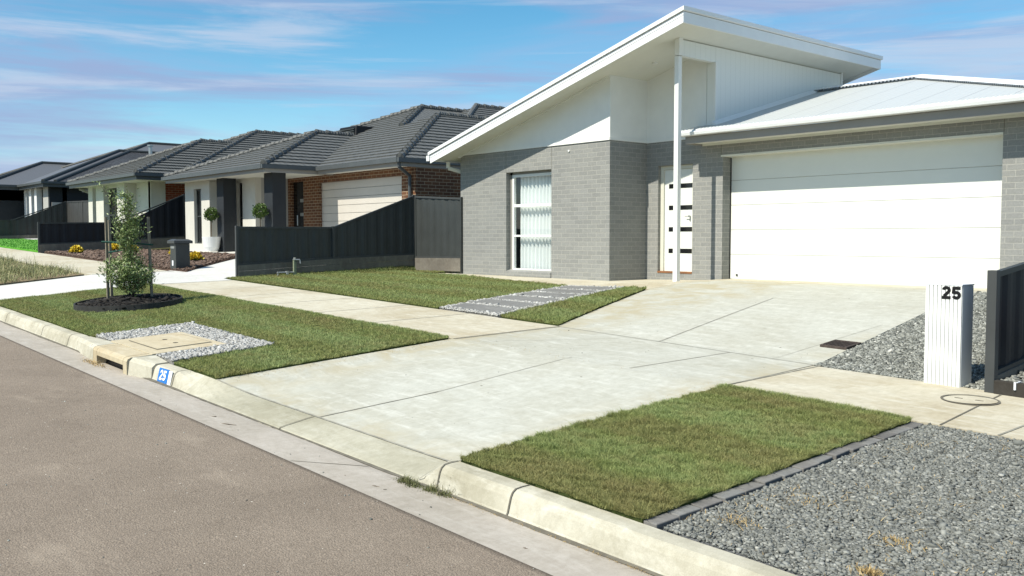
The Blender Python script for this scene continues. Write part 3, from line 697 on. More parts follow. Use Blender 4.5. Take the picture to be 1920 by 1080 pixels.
# ------------------------------------------------------------------ lawns
DENS = 1.0
def lawn(name, poly, dens, h, wd, label, dz=.026, lean=1.0):
    sheet('lawn_soil', poly, 'turf_soil', dz - .010, .5, .12)['kind'] = 'structure'
    P = [sample(poly, int(dens * parea(poly)))]
    for i in range(len(poly)):                       # ragged fringe over the edges
        a, b = np.array(poly[i]), np.array(poly[(i + 1) % len(poly)]); L = np.linalg.norm(b - a); n = int(L * dens * .05)
        t = RNG.uniform(0, 1, n)[:, None]; nrm = np.array([b[1] - a[1], a[0] - b[0]]) / L
        rag = (.012 + .014 * np.sin(t * L * 9 + i) * np.sin(t * L * 3.7) + .008 * np.sin(t * L * 31))
        P.append(a + (b - a) * t + nrm * (rag * RNG.uniform(-.6, 1.0, n)[:, None]))
    blades(name, None, 0, h, wd, 'turf', label, dz=dz - .010, lean=lean, pts=np.vstack(P), hvar=.45)
right_lawn = [(-4.74, 3.67), (-3.20, 3.67), (-3.12, 6.44), (-4.72, 6.46)]
lawn('verge_grass', right_lawn, 38000, .035, .0028, 'striped green turf patch between driveway and dark gravel')
left_lawn = [(-18.22, 3.67), (-12.17, 3.67), (-12.22, 4.88), (-9.70, 4.87), (-9.60, 3.67), (-8.56, 3.68), (-8.58, 6.46), (-18.22, 6.46)]
lawn('verge_grass', left_lawn, 11000, .033, .0048, 'green verge lawn around the staked sapling and drain pit')
front_lawn = [(-18.62, 8.25), (-11.18, 8.22), (-11.80, 11.50), (-15.9, 12.26), (-17.4, 12.3), (-17.4, 13.2), (-18.62, 13.2)]
lawn('front_lawn', front_lawn, 6500, .034, .0065, 'green front lawn between house, dark fence and footpath')
wedge = [(-9.72, 8.22), (-8.60, 8.22), (-9.98, 11.48), (-10.38, 11.48)]
lawn('lawn_strip', wedge, 9000, .040, .0058, 'narrow grass wedge between stepping pavers and driveway')
tl = [(-46, 3.68), (-21.75, 3.68), (-21.75, 6.35), (-46, 6.42)]
sheet('verge_soil', tl, 'dry_soil', .02, 1.0)['kind'] = 'structure'
P = sample(tl, 90000)
msk = np.sin(P[:, 0] * .9) * np.sin(P[:, 1] * 2.2 + P[:, 0] * .6) + RNG.normal(0, .5, len(P)) > -.35
P = P[msk]; P = P[(RNG.uniform(0, 1, len(P)) < .35) | (np.sin(P[:, 0] * 1.7 + 2) * np.sin(P[:, 1] * 1.9) > -.1)]
blades('tall_grass', tl, 0, .085, .011, 'tall_grass', 'long unmown straw and green grass beside the white driveway', dz=.02, lean=1.0, hvar=.8, pts=P)
P = sample(tl, 1500); P = np.vstack([P + RNG.normal(0, .05, P.shape) for i in range(6)]); P = P[(P[:, 1] < 6.4) & (P[:, 1] > 3.7)]
blades('tall_grass', tl, 0, .20, .008, 'tall_grass', 'sparse tall seed stems standing above the unmown grass', dz=.02, lean=.5, hvar=.6, pts=P)
sheet('turf_base', [(-46.4, 8.3), (-33.0, 8.3), (-33.0, 10.8), (-46.4, 10.8)], 'lime_turf', .02, 1.0)['kind'] = 'structure'
blades('lime_lawn', [(-46.3, 8.35), (-33.05, 8.35), (-33.05, 10.75), (-46.3, 10.75)], 600, .04, .03, 'lime_blade', 'bright lime green lawn beyond the dark low fence', dz=.02)

# ------------------------------------------------------------------ gravel
gr_r = [(-3.06, 3.67), (6, 3.67), (6, 6.42), (-3.0, 6.42)]
sheet('gravel_bed', gr_r, 'gravel_base', .0, .5)['kind'] = 'structure'
vis = [(-3.06, 3.67), (-.6, 3.67), (-1.0, 4.6), (-1.6, 5.6), (-1.9, 6.44), (-3.0, 6.44)]
vis2 = [(-.6, 3.67), (1.5, 3.67), (.2, 6.42), (-1.9, 6.42), (-1.6, 5.6), (-1.0, 4.6)]
rocks('verge_gravel', vis, 12500, .0135, 'gravel_grey', 'dark blue grey crushed gravel beside the striped turf', svar=.32)
rocks('verge_gravel', vis2, 1500, .02, 'gravel_grey', 'dark blue grey crushed gravel beyond the picture edge', svar=.32)
gr_h = [(-4.86, 8.06), (-3.24, 8.04), (-3.24, 14.1), (-5.42, 14.1), (-5.42, 13.0), (-5.24, 11.2), (-5.04, 9.6)]
sheet('gravel_bed', gr_h, 'gravel_base', -.012, .5)['kind'] = 'structure'
rocks('garden_gravel', gr_h, 6000, .018, 'gravel_mid', 'pale and dark grey gravel around the white letterbox', dz=-.012)
pitg = [(-12.15, 3.67), (-11.44, 3.67), (-11.44, 4.48), (-10.12, 4.48), (-10.12, 3.67), (-9.62, 3.67), (-9.72, 4.86), (-12.2, 4.88)]
pitoff = lambda P: np.where((P[:, 0] < -9.4), .075 - .015 * np.abs(P[:, 1] - 3.9), 0)
sheet('gravel_bed', pitg, 'pebble_base', .030, .5)['kind'] = 'structure'
rocks('pit_gravel', pitg, 8000, .017, 'pebble_white', 'pale grey pebbles framing the drain pit slab', dz=.030)
path_poly = [(-11.14, 8.22), (-9.80, 8.22), (-10.44, 11.5), (-11.78, 11.5)]
sheet('gravel_bed', path_poly, 'pebble_base', .004, .5)['kind'] = 'structure'
pav = []
def lerp(a, b, t): return (a[0] + (b[0] - a[0]) * t, a[1] + (b[1] - a[1]) * t)
NP = 6
for i in range(NP):
    t0 = .035 + i * .162; t1 = t0 + .124
    L0, L1 = lerp((-11.10, 8.22), (-11.76, 11.5), t0), lerp((-11.10, 8.22), (-11.76, 11.5), t1)
    R0, R1 = lerp((-9.86, 8.22), (-10.50, 11.5), t0), lerp((-9.86, 8.22), (-10.50, 11.5), t1)
    pav.append([lerp(L0, R0, .05), lerp(L0, R0, .97), lerp(L1, R1, .97), lerp(L1, R1, .05)])
P = sample(path_poly, 26000)
keep = np.ones(len(P), bool)
for q in pav: keep &= ~inpoly(P[:, 0], P[:, 1], q)
rocks('path_pebbles', path_poly, 0, .022, 'pebble_path', 'white pebbles filling the gaps between grey stepping pavers', pts=P[keep], dz=.012)
ords = ['nearest the footpath', 'second from the footpath', 'third from the footpath', 'fourth from the footpath', 'second from the house', 'nearest the house']
for i, q in enumerate(pav):
    mb = MB(); mb.hexa([(x, y, GZ(x, y) - .02) for x, y in q], [(x, y, GZ(x, y) + .038) for x, y in q], 'stepping_grey')
    tag(mb.build('stepping_paver', bevel=.006), 'grey rectangular stepping paver, ' + ords[i], 'paver', 'stepping pavers in white pebbles')
# brick edging between turf and gravel
NE = 15
for i in range(NE):
    t0, t1 = i / NE + .0028, (i + 1) / NE - .0028
    a = lerp((-3.16, 3.67), (-3.075, 6.46), t0); b = lerp((-3.16, 3.67), (-3.075, 6.46), t1)
    r1 = random.uniform(-.010, .010); r2 = r1 + random.uniform(-.010, .010); dz = .010 + random.uniform(-.005, .005)
    q = [(a[0] - .045 + r1, a[1]), (a[0] + .045 + r1, a[1]), (b[0] + .045 + r2, b[1]), (b[0] - .045 + r2, b[1])]
    mb = MB(); mb.hexa([(x, y, GZ(x, y) - .05) for x, y in q], [(x, y, GZ(x, y) + dz) for x, y in q], 'paver_dark' if i % 5 not in (1, 3) else 'stepping_grey')
    lab = {0: 'dark edging paver touching the kerb', NE - 1: 'dark edging paver touching the footpath'}.get(i, 'dark edging paver number %d counted from the kerb along the turf' % (i + 1))
    tag(mb.build('edging_paver', bevel=.006), lab, 'paver', 'dark edging pavers between turf and gravel')

# straw tufts in gravel, weeds on the kerb
def tuft(name, pts, n, r, h, mat, label, cat, dz=0.0, wd=.004, lean=1.2):
    P = np.vstack([np.c_[RNG.normal(x, r * sx_, n), RNG.normal(y, r * .8, n)] for x, y, sx_ in pts])
    return blades(name, None, 0, h, wd, mat, label, dz=dz, lean=lean, hvar=.6, pts=P, cat=cat)
for i, (x, y, n, r, h, lab) in enumerate([(-2.04, 3.86, 130, .028, .045, 'round straw tuft in the gravel nearest the kerb'), (-2.14, 4.28, 90, .04, .03, 'ragged straw tuft in the gravel behind the round tuft'),
        (-2.82, 3.98, 80, .05, .025, 'flat straw tuft in the gravel beside the edging pavers'), (-2.72, 4.5, 70, .07, .02, 'scattered dry grass on the gravel halfway along the edging'),
        (-1.55, 5.05, 45, .04, .02, 'thin straw wisp in the middle of the gravel'), (-1.45, 3.95, 45, .03, .03, 'faded straw tuft near the lower picture edge')]):
    tuft('dry_tuft', [(x, y, 1.3)], int(n * 1.3), r * 1.1, h * .75, 'dry_straw', lab, 'dry grass', dz=.016, wd=.0045)['kind'] = 'stuff'
P = sample(gr_r[:1] + [(-.8, 3.7), (-1.9, 6.42)] + gr_r[3:], 1500); P = P[(np.sin(P[:, 0] * 5 + 1) * np.sin(P[:, 1] * 4.2) > .1) | (RNG.uniform(0, 1, len(P)) < .25)]
blades('straw_litter', None, 0, .016, .0035, 'dry_straw', 'thin dead straw scattered over the dark gravel', pts=P, lean=3.0, dz=.017)
o = tuft('kerb_weed', [(-5.0, 3.40, 1), (-4.88, 3.40, 1), (-4.74, 3.425, 1), (-4.6, 3.44, 1)], 230, .035, .032, 'weed', 'low green weed growing where kerb meets gutter', 'weed', dz=.0)
P = np.c_[RNG.uniform(-4.6, -2.4, 900), 3.445 + RNG.normal(0, .012, 900)]
blades('gutter_litter', None, 0, .007, .003, 'dry_straw', 'dry clippings lying along the kerb foot', pts=P, lean=2.5, dz=.003)
P = np.c_[RNG.normal(-11.0, .18, 160), 3.30 + RNG.normal(0, .03, 160)]
blades('inlet_litter', None, 0, .03, .006, 'dry_straw', 'dry twigs gathered at the drain inlet mouth', pts=P, lean=2.5, dz=.004)
P = np.vstack([np.c_[RNG.uniform(-9, -1.5, 260), RNG.uniform(.8, 3.35, 260)], np.c_[RNG.uniform(-8.3, -5, 60), RNG.uniform(3.8, 9, 60)]])
rocks('road_grit', None, 0, .0075, 'gravel_mid', 'loose grit scattered over the road and driveway', 'grit', pts=P, dz=-.003)
P = np.vstack([np.c_[RNG.normal(-8.47, .05, 260), RNG.uniform(3.8, 6.4, 260)], np.c_[RNG.normal(-4.86, .06, 260), RNG.uniform(3.8, 6.4, 260)], np.c_[RNG.uniform(-18, -4, 300), RNG.normal(6.55, .04, 300)], np.c_[RNG.uniform(-4.7, -3.2, 110), RNG.normal(3.62, .02, 110)]])
blades('turf_clippings', None, 0, .008, .004, 'dry_straw', 'turf clippings and soil crumbs spilled along the lawn edges', pts=P, lean=2.2, dz=.001)
for i, (x, y, a, L) in enumerate([(-7.35, 3.15, .5, .30), (-6.95, 3.10, 2.2, .12), (-7.6, 3.20, 1.0, .14), (-3.6, 3.18, .3, .05), (-5.05, 3.17, .4, .10), (-5.3, 3.15, 2.6, .07)]):
    z = EYE - 1.7 - S * x - .012
    mb = MB(); mb.bar((x, y, z), (x + L * .6 * math.cos(a), y + L * .25 * math.sin(a), z + .008), .004, 'bark', 5, .003); mb.bar((x + L * .55 * math.cos(a), y + L * .23 * math.sin(a), z + .006), (x + L * math.cos(a + .3), y + L * .3 * math.sin(a + .5), z + .004), .003, 'bark', 5, .0015)
    tag(mb.build('twig'), ['long bare twig in the gutter below the kerb number', 'short twig in the gutter right of the long twig', 'small forked twig in the gutter left of the long twig', 'tiny dark twig in the gutter by the right turf', 'brown twig in the gutter before the kerb weed', 'thin twig in the gutter left of the kerb weed'][i], 'twig', 'twigs lying in the gutter')

# ------------------------------------------------------------------ sapling
tx, ty = -15.0, 5.05; tz = GZ(tx, ty)
root = thing('mulch_ring', (tx, ty, tz), 'round black mulch bed edged with dark plastic on the verge', 'garden bed')
mb = MB(); n = 48
ring = []
for i in range(n):
    a = 2 * math.pi * i / n; rr = .79 + .02 * math.sin(3 * a)
    ring.append((tx + rr * math.cos(a), ty + rr * math.sin(a), tx + (rr - .02) * math.cos(a), ty + (rr - .02) * math.sin(a)))
for i in range(n):
    a, b = ring[i], ring[(i + 1) % n]
    za, zb = GZ(a[0], a[1]), GZ(b[0], b[1])
    mb.hexa([(a[0], a[1], za - .02), (b[0], b[1], zb - .02), (b[2], b[3], zb - .02), (a[2], a[3], za - .02)], [(a[0], a[1], za + .115), (b[0], b[1], zb + .115), (b[2], b[3], zb + .115), (a[2], a[3], za + .115)], 'edging_black')
mb.build('edging', root)
mb = MB(); prof = [(.77, .06), (.6, .09), (.3, .13), (.02, .15)]
vv = []
for r_, z_ in prof: vv += [(tx + r_ * math.cos(2 * math.pi * i / n), ty + r_ * math.sin(2 * math.pi * i / n), GZ(tx + r_ * math.cos(2 * math.pi * i / n), ty + r_ * math.sin(2 * math.pi * i / n)) + z_) for i in range(n)]
mb.poly(vv, [(j * n + i, j * n + (i + 1) % n, (j + 1) * n + (i + 1) % n, (j + 1) * n + i) for j in range(3) for i in range(n)] + [tuple(range(3 * n, 4 * n))], 'mulch_black'); mb.build('mulch_mound', root)
a = RNG.uniform(0, 2 * np.pi, 3600); rr = .76 * np.sqrt(RNG.uniform(0, 1, 3600)); P = np.c_[tx + rr * np.cos(a), ty + rr * np.sin(a)]
o = rocks('mulch_chips', None, 0, .036, 'mulch_chip_black', 'black bark chips in the ring around the sapling', 'mulch', pts=P, long=1.5, flat=.5, zoff=lambda P: .14 - .09 * (np.hypot(P[:, 0] - tx, P[:, 1] - ty) / .77))

def leafcloud(name, centers, mat, size, wr, parent, shift=(0, 0, 0)):
    C = np.array(centers); n = len(C)
    d = RNG.normal(0, 1, (n, 3)); d[:, 2] = np.abs(d[:, 2]) * .9 + .1; d /= np.linalg.norm(d, axis=1)[:, None]
    s_ = RNG.normal(0, 1, (n, 3)); s_ -= (s_ * d).sum(1)[:, None] * d; s_ /= np.linalg.norm(s_, axis=1)[:, None]
    L = size * RNG.uniform(.6, 1.4, n)[:, None]; Wd = L * wr
    V = np.stack([C, C + d * L * .5 + s_ * Wd, C + d * L, C + d * L * .5 - s_ * Wd], 1).reshape(-1, 3)
    i = np.arange(n) * 4; F = np.c_[i, i + 1, i + 2, i + 3]
    return rawmesh(name, V, F, np.clip(RNG.normal(.5, .25, n), 0, 1), mat, None, None, parent=parent)
root = thing('sapling', (tx, ty, tz + .12), 'young olive green sapling tied between three timber stakes', 'tree')
mb = MB(); tips = []
def branch(p, d, L, r, depth):
    p = Vector(p); d = Vector(d).normalized(); pts = [p]
    seg = 4
    for i in range(seg):
        d = (d + Vector((random.uniform(-.18, .18), random.uniform(-.18, .18), random.uniform(-.03, .16)))).normalized()
        q = pts[-1] + d * L / seg; mb.bar(pts[-1], q, r * (1 - i / seg * .5), 'bark', 5, r * (1 - (i + 1) / seg * .5)); pts.append(q)
    for q in pts[1:]: tips.append((q, L))
    if depth:
        for i in range(3 if depth > 1 else 3):
            q = pts[random.randint(1, 4)]; a = random.uniform(0, 6.28)
            branch(q, (d.x * .6 + math.cos(a) * .9, d.y * .6 + math.sin(a) * .9, .75), L * .45, r * .5, depth - 1)
tb = Vector((tx, ty, tz + .12))
trunk = [tb, tb + Vector((.0, .02, .35)), tb + Vector((-.01, .02, .75)), tb + Vector((.02, .01, 1.15)), tb + Vector((.0, .0, 1.45)), tb + Vector((-.02, 0, 1.72))]
for a, b, r in zip(trunk[:-1], trunk[1:], (.017, .014, .011, .008, .005)): mb.bar(a, b, r, 'bark', 6, r * .8)
random.seed(5)
for zf, n_, L, up in ((.04, 7, .42, .8), (.12, 7, .38, .7), (.22, 6, .34, .8), (.34, 5, .28, 1.0), (.52, 3, .24, 1.2), (.66, 4, .28, 1.2), (.78, 4, .30, 1.3), (.92, 3, .28, 1.5), (1.08, 3, .24, 2), (1.25, 2, .20, 2.2), (1.42, 2, .18, 2.5)):
    for i in range(n_):
        a = random.uniform(0, 6.28); base = tb + Vector((0, 0, zf)); branch(base, (math.cos(a), math.sin(a), up), L, .006, 1)
branch(tb + Vector((-.05, 0, .8)), (-.55, -.5, 1.6), .75, .008, 1); branch(tb + Vector((-.02, 0, 1.0)), (-.3, -.3, 1.7), .55, .006, 1)
mb.build('trunk', root)
cs = []
for q, L in tips:
    kk = 12 if q.z < tz + .75 else 8
    for i in range(kk): cs.append((q.x + random.gauss(0, .038), q.y + random.gauss(0, .038), q.z + random.gauss(0, .04)))
leafcloud('crown', cs, 'leaf_olive', .052, .14, root)
def stake(x, y, h, tiltx, label):
    z = GZ(x, y) + .05; mb = MB(); mb.bar((x, y, z - .1), (x + tiltx, y, z + h), .026, 'stake_timber', square=True)
    mb.bar((x + tiltx, y, z + h), (x + tiltx, y, z + h + .004), .022, 'stake_timber', square=True)
    return tag(mb.build('tree_stake'), label, 'stake', 'timber stakes around the sapling')
stake(-15.72, 5.01, 1.30, -.05, 'weathered timber tree stake, leftmost of the three')
stake(-15.30, 4.82, 1.36, -.02, 'weathered timber tree stake standing in front of the sapling')
stake(-14.95, 5.38, 1.34, -.10, 'leaning dark timber tree stake right of the sapling')
mb = MB(); zt_ = tz + 1.02
mb.bar((-15.3, 4.74, zt_), (-14.98, 5.05, zt_ - .02), .016, 'tie_green', 6); mb.bar((-15.75, 4.95, zt_ - .18), (-15.0, 5.03, zt_ - .12), .014, 'tie_green', 6); mb.bar((-15.0, 5.43, zt_ - .05), (-15.0, 5.07, zt_ - .02), .014, 'tie_green', 6)
tag(mb.build('tree_tie'), 'dark green webbing ties holding the sapling to its stakes', 'tie')

# ------------------------------------------------------------------ fences
def fence(name, a, b, tops, bases, mat, postmat, plinth, label, post_at, group=None, psz=.05, railmat=None):
    """ a,b: xy ends; tops/bases: [(t, z rel eye)], post_at: list of t """
    L = math.hypot(b[0] - a[0], b[1] - a[1]); ux, uy = (b[0] - a[0]) / L, (b[1] - a[1]) / L; nx_, ny_ = -uy, ux
    ztop = lambda t: float(np.interp(t, [q[0] for q in tops], [q[1] for q in tops])) + EYE
    zbot = lambda t: float(np.interp(t, [q[0] for q in bases], [q[1] for q in bases])) + EYE
    root = thing(name, (a[0], a[1], zbot(0)), label, 'fence', group)
    for k_ in range(len(post_at) - 1):
        t0, t1 = post_at[k_], post_at[k_ + 1]; mb = MB(); npf = max(4, int((t1 - t0) * L / .065)); pat = [0, 0, 1, 1, 0, 0, .6, .6]
        prev = None
        for i in range(npf + 1):
            t = t0 + (t1 - t0) * i / npf; off = .018 * (pat[(i // 1) % 8] - .4)
            x, y = a[0] + ux * L * t + nx_ * off, a[1] + uy * L * t + ny_ * off
            cur = ((x, y, zbot(t) + plinth), (x, y, ztop(t) - .02))
            if prev: mb.face([prev[0], cur[0], cur[1], prev[1]], mat)
            prev = cur
        mb.build('panel', root)
        mb = MB()
        for zz0, zz1, off in ((lambda t: ztop(t) - .045, lambda t: ztop(t), .026), (lambda t: zbot(t) + plinth, lambda t: zbot(t) + plinth + .04, .024)):
            p = []
            for t in (t0, t1):
                x, y = a[0] + ux * L * t, a[1] + uy * L * t
                p.append(((x + nx_ * off, y + ny_ * off), (x - nx_ * off, y - ny_ * off), t))
            (p0, p1, ta), (q0, q1, tb_) = p
            mb.hexa([(*p0, zz0(ta)), (*q0, zz0(tb_)), (*q1, zz0(tb_)), (*p1, zz0(ta))], [(*p0, zz1(ta)), (*q0, zz1(tb_)), (*q1, zz1(tb_)), (*p1, zz1(ta))], railmat or postmat)
        build_split(mb, 'rail', root)
        if plinth > .03:
            mb = MB(); p = []
            for t in (t0, t1):
                x, y = a[0] + ux * L * t, a[1] + uy * L * t
                p.append(((x + nx_ * .04, y + ny_ * .04), (x - nx_ * .035, y - ny_ * .035), t))
            (p0, p1, ta), (q0, q1, tb_) = p; hs = [(0, .5), (.52, 1)] if plinth > .24 else [(0, 1)]
            for h0, h1 in hs:
                mb.hexa([(*p0, zbot(ta) - (.12 if h0 == 0 else 0) + plinth * h0), (*q0, zbot(tb_) - (.12 if h0 == 0 else 0) + plinth * h0), (*q1, zbot(tb_) - (.12 if h0 == 0 else 0) + plinth * h0), (*p1, zbot(ta) - (.12 if h0 == 0 else 0) + plinth * h0)],
                        [(*p0, zbot(ta) + plinth * h1), (*q0, zbot(tb_) + plinth * h1), (*q1, zbot(tb_) + plinth * h1), (*p1, zbot(ta) + plinth * h1)], 'sleeper')
            build_split(mb, 'plinth', root)
    for t in post_at:
        x, y = a[0] + ux * L * t, a[1] + uy * L * t; mb = MB(); mb.box(x - psz / 2 - .002, x + psz / 2, y - psz / 2, y + psz / 2, zbot(t) - .15, ztop(t) + .015, postmat)
        mb.build('post', root, bevel=.004)
    return root
fence('metal_fence', (-18.65, 8.5), (-18.65, 13.0), [(0, .25), (.51, .26), (1, 1.03)], [(0, -.83), (.51, -.72), (1, -.65)], 'charcoal_metal', 'post_metal', .26,
      'charcoal metal fence beside the front lawn, low in front then ramping up', (0, .51, 1), psz=.06)
fence('metal_fence', (-18.58, 13.02), (-16.8, 13.02), [(0, 1.02), (1, .92)], [(0, -.65), (1, -.63)], 'charcoal_metal', 'charcoal_metal', .18, 'short charcoal metal fence joining the boundary fence to the grey house wall', (0, 1), psz=.05, railmat='post_metal')
fence('metal_fence', (-32.7, 8.2), (-32.7, 12.95), [(0, .51), (.56, .55), (1, 1.55)], [(0, -.42), (.6, -.30), (1, -.16)], 'darker_metal', 'charcoal_metal', .22,
      'near black metal fence behind the yellow flowers, low then ramping up', (0, .5, 1), psz=.06)
fence('metal_fence', (-32.6, 13.0), (-31.35, 13.0), [(0, 1.56), (1, 1.52)], [(0, -.16), (1, -.18)], 'darker_metal', 'charcoal_metal', .22, 'short near black fence between ramping fence and rendered pillar house', (0, 1))
fence('metal_fence', (-46.7, 8.3), (-46.7, 12.9), [(0, .76), (.55, .84), (1, 1.72)], [(0, -.10), (1, .04)], 'bronze_metal', 'bronze_metal', .16,
      'grey brown metal fence at the far left behind the lime lawn', (0, .5, 1))
fence('metal_fence', (-46.6, 12.95), (-42.0, 12.95), [(0, 1.72), (1, 1.64)], [(0, .04), (1, .0)], 'bronze_metal', 'bronze_metal', .16, 'grey brown metal fence running to the white rendered house', (0, .5, 1))
fence('metal_fence', (-3.2, 7.98), (-3.2, 13.0), [(0, -.275), (.13, -.235), (.5, .0), (1, .93)], [(0, -1.27), (1, -.80)], 'darker_metal', 'post_metal', .14,
      'dark metal fence cut off by the right picture edge beside the letterbox', (0, .47, 1), psz=.075, railmat='charcoal_metal')
# garden bed right of that fence
mb = MB(); z = GZ(-3, 7.95)
mb.hexa([(-3.16, 7.93, z - .08), (0, 7.93, z - .16), (0, 7.99, z - .16), (-3.16, 7.99, z - .08)], [(-3.16, 7.93, z + .115), (0, 7.93, z + .035), (0, 7.99, z + .035), (-3.16, 7.99, z + .115)], 'dark_sleeper')
tag(mb.build('garden_sleeper', bevel=.006), 'dark weathered sleeper edging below the right fence', 'garden edging')
mb = MB(); mb.box(-3.0, -2.985, 7.915, 7.985, z + .055, z + .118, 'sign_white'); mb.box(-3.0, -2.975, 7.925, 8.0, z + .113, z + .118, 'sign_white')
tag(mb.build('white_clip'), 'small white clip hooked over the dark sleeper', 'clip')
bed = [(-3.15, 8.0), (0, 8.0), (0, 12), (-3.15, 12)]
sheet('garden_soil', bed, 'mulch_black', .07, .5)['kind'] = 'structure'
rocks('bed_gravel', [(-3.15, 8.0), (-1.6, 8.0), (-1.6, 11), (-3.15, 11)], 1500, .032, 'gravel_grey', 'dark stones in the bed behind the right sleeper', dz=.07)
root = thing('red_shrub', (-2.86, 8.62, GZ(-2.86, 8.62) + .07), 'dark red leaved shrub at the right picture edge', 'shrub')
mb = MB(); sp_ = []
for i in range(12):
    a = random.uniform(0, 6.28); q = Vector((-2.86 + .1 * math.cos(a), 8.62 + .12 * math.sin(a), GZ(-2.86, 8.62) + random.uniform(.3, .6))); mb.bar((-2.86, 8.62, GZ(-2.86, 8.62) + .07), q, .006, 'bark', 5, .003)
    for j in range(38): sp_.append((q.x + random.gauss(0, .045), q.y + random.gauss(0, .06), q.z + random.gauss(0, .1)))
mb.build('stem', root); leafcloud('foliage', sp_, 'leaf_red', .05, .25, root)

# ------------------------------------------------------------------ letterbox (white, 25)
bx0, bx1, by0, by1 = -3.765, -3.455, 7.99, 8.21; bz = GZ(-3.6, 8) - .02; bt = EYE - .392
root = thing('letterbox', (-3.61, 8.1, bz), 'tall white fluted metal letterbox with black number 25', 'letterbox')
mb = MB(); mb.box(bx0 + .01, bx1, by0 + .01, by1, bz - .05, bt - .008, 'letterbox_side'); mb.build('body', root, bevel=.003)
mb = MB(); nfl = 9; wfl = (bx1 - bx0) / nfl
for i in range(nfl):
    xa = bx0 + i * wfl; mb.box(xa + .0025, xa + wfl - .0025, by0 - .006, by0 + .009, bz - .05, bt - .006, 'white_paint')
mb.build('fluted_front', root, bevel=.002)
mb = MB(); mb.box(bx0 - .004, bx1 + .004, by0 - .009, by1 + .004, bt - .006, bt + .004, 'letterbox_side'); mb.build('lid', root)
mb = MB(); zz = bt - .122; digit(mb, '2', -3.622, zz, .108, .074, .026, by0 - .0065, .003, 'black_paint'); digit(mb, '5', -3.536, zz, .108, .074, .026, by0 - .0065, .003, 'black_paint')
mb.build('number', root)
# manhole
mb = MB(); cx, cy = -3.17, 7.52; n = 40
for r0, r1, mt in ((.195, .215, 'joint_dark'),):
    for i in range(n):
        a0, a1 = 2 * math.pi * i / n, 2 * math.pi * (i + 1) / n
        q = [(cx + r0 * math.cos(a0), cy + r0 * math.sin(a0)), (cx + r1 * math.cos(a0), cy + r1 * math.sin(a0)), (cx + r1 * math.cos(a1), cy + r1 * math.sin(a1)), (cx + r0 * math.cos(a1), cy + r0 * math.sin(a1))]
        mb.face([(x, y, GZ(x, y) + .006) for x, y in q], mt)
mb.face([(cx + .195 * math.cos(2 * math.pi * i / n), cy + .195 * math.sin(2 * math.pi * i / n), GZ(cx, cy) + .0055 + .0 * i) for i in range(n)], 'path_concrete')
for dx in (-.09, .07): mb.box(cx + dx - .03, cx + dx + .03, cy - .006, cy + .006, GZ(cx, cy) + .006, GZ(cx, cy) + .009, 'joint_dark')
tag(mb.build('manhole_cover'), 'round manhole cover with dark rim in the footpath', 'manhole')
# drain grate
root = thing('drain_grate', (-5.12, 8.99, GZ(-5.12, 8.99)), 'rusty brown drain grate at the driveway and gravel corner', 'drain')
mb = MB(); gz = lambda x, y: GZ(x, y) + .012
def gbox(x0, x1, y0, y1, h=.014, m_='rust_grate'):
    mb.hexa([(x, y, gz(x, y) - .03) for x, y in ((x0, y0), (x1, y0), (x1, y1), (x0, y1))], [(x, y, gz(x, y) + h) for x, y in ((x0, y0), (x1, y0), (x1, y1), (x0, y1))], m_)
for a in ((-5.27, -5.25, 8.83, 9.13), (-4.99, -4.97, 8.83, 9.13), (-5.25, -4.99, 8.83, 8.85), (-5.25, -4.99, 9.11, 9.13)): gbox(*a)
mb.build('frame', root)
mb = MB()
for i in range(8): gbox(-5.245 + i * .032, -5.23 + i * .032, 8.85, 9.11, .010)
mb.build('grille', root)
mb = MB(); gbox(-5.25, -4.99, 8.85, 9.11, -.008, 'black_paint'); mb.build('sump', root)

# garden tap
root = thing('garden_tap', (-18.4, 9.68, GZ(-18.4, 9.68)), 'pale green standpipe tap with water meter by the charcoal fence', 'tap')
g0 = GZ(-18.4, 9.68); mb = MB(); mb.bar((-18.4, 9.68, g0 - .05), (-18.4, 9.68, g0 + .38), .022, 'green_pipe', 10); mb.bar((-18.4, 9.72, g0 - .02), (-18.4, 9.72, g0 + .33), .016, 'green_pipe', 10); mb.build('riser', root)
mb = MB(); mb.bar((-18.4, 9.66, g0 + .37), (-18.36, 9.80, g0 + .37), .018, 'steel', 8); mb.bar((-18.36, 9.80, g0 + .37), (-18.35, 9.81, g0 + .29), .015, 'steel', 8); mb.bar((-18.4, 9.70, g0 + .37), (-18.4, 9.70, g0 + .42), .03, 'steel', 10); mb.build('tap_head', root)
mb = MB(); mb.bar((-18.4, 9.68, g0 + .10), (-18.4, 9.28, g0 + .10), .02, 'steel', 8); mb.bar((-18.4, 9.52, g0 + .06), (-18.4, 9.52, g0 + .13), .045, 'steel', 12); mb.bar((-18.4, 9.30, g0 - .02), (-18.4, 9.30, g0 + .12), .02, 'steel', 8); mb.build('meter', root)

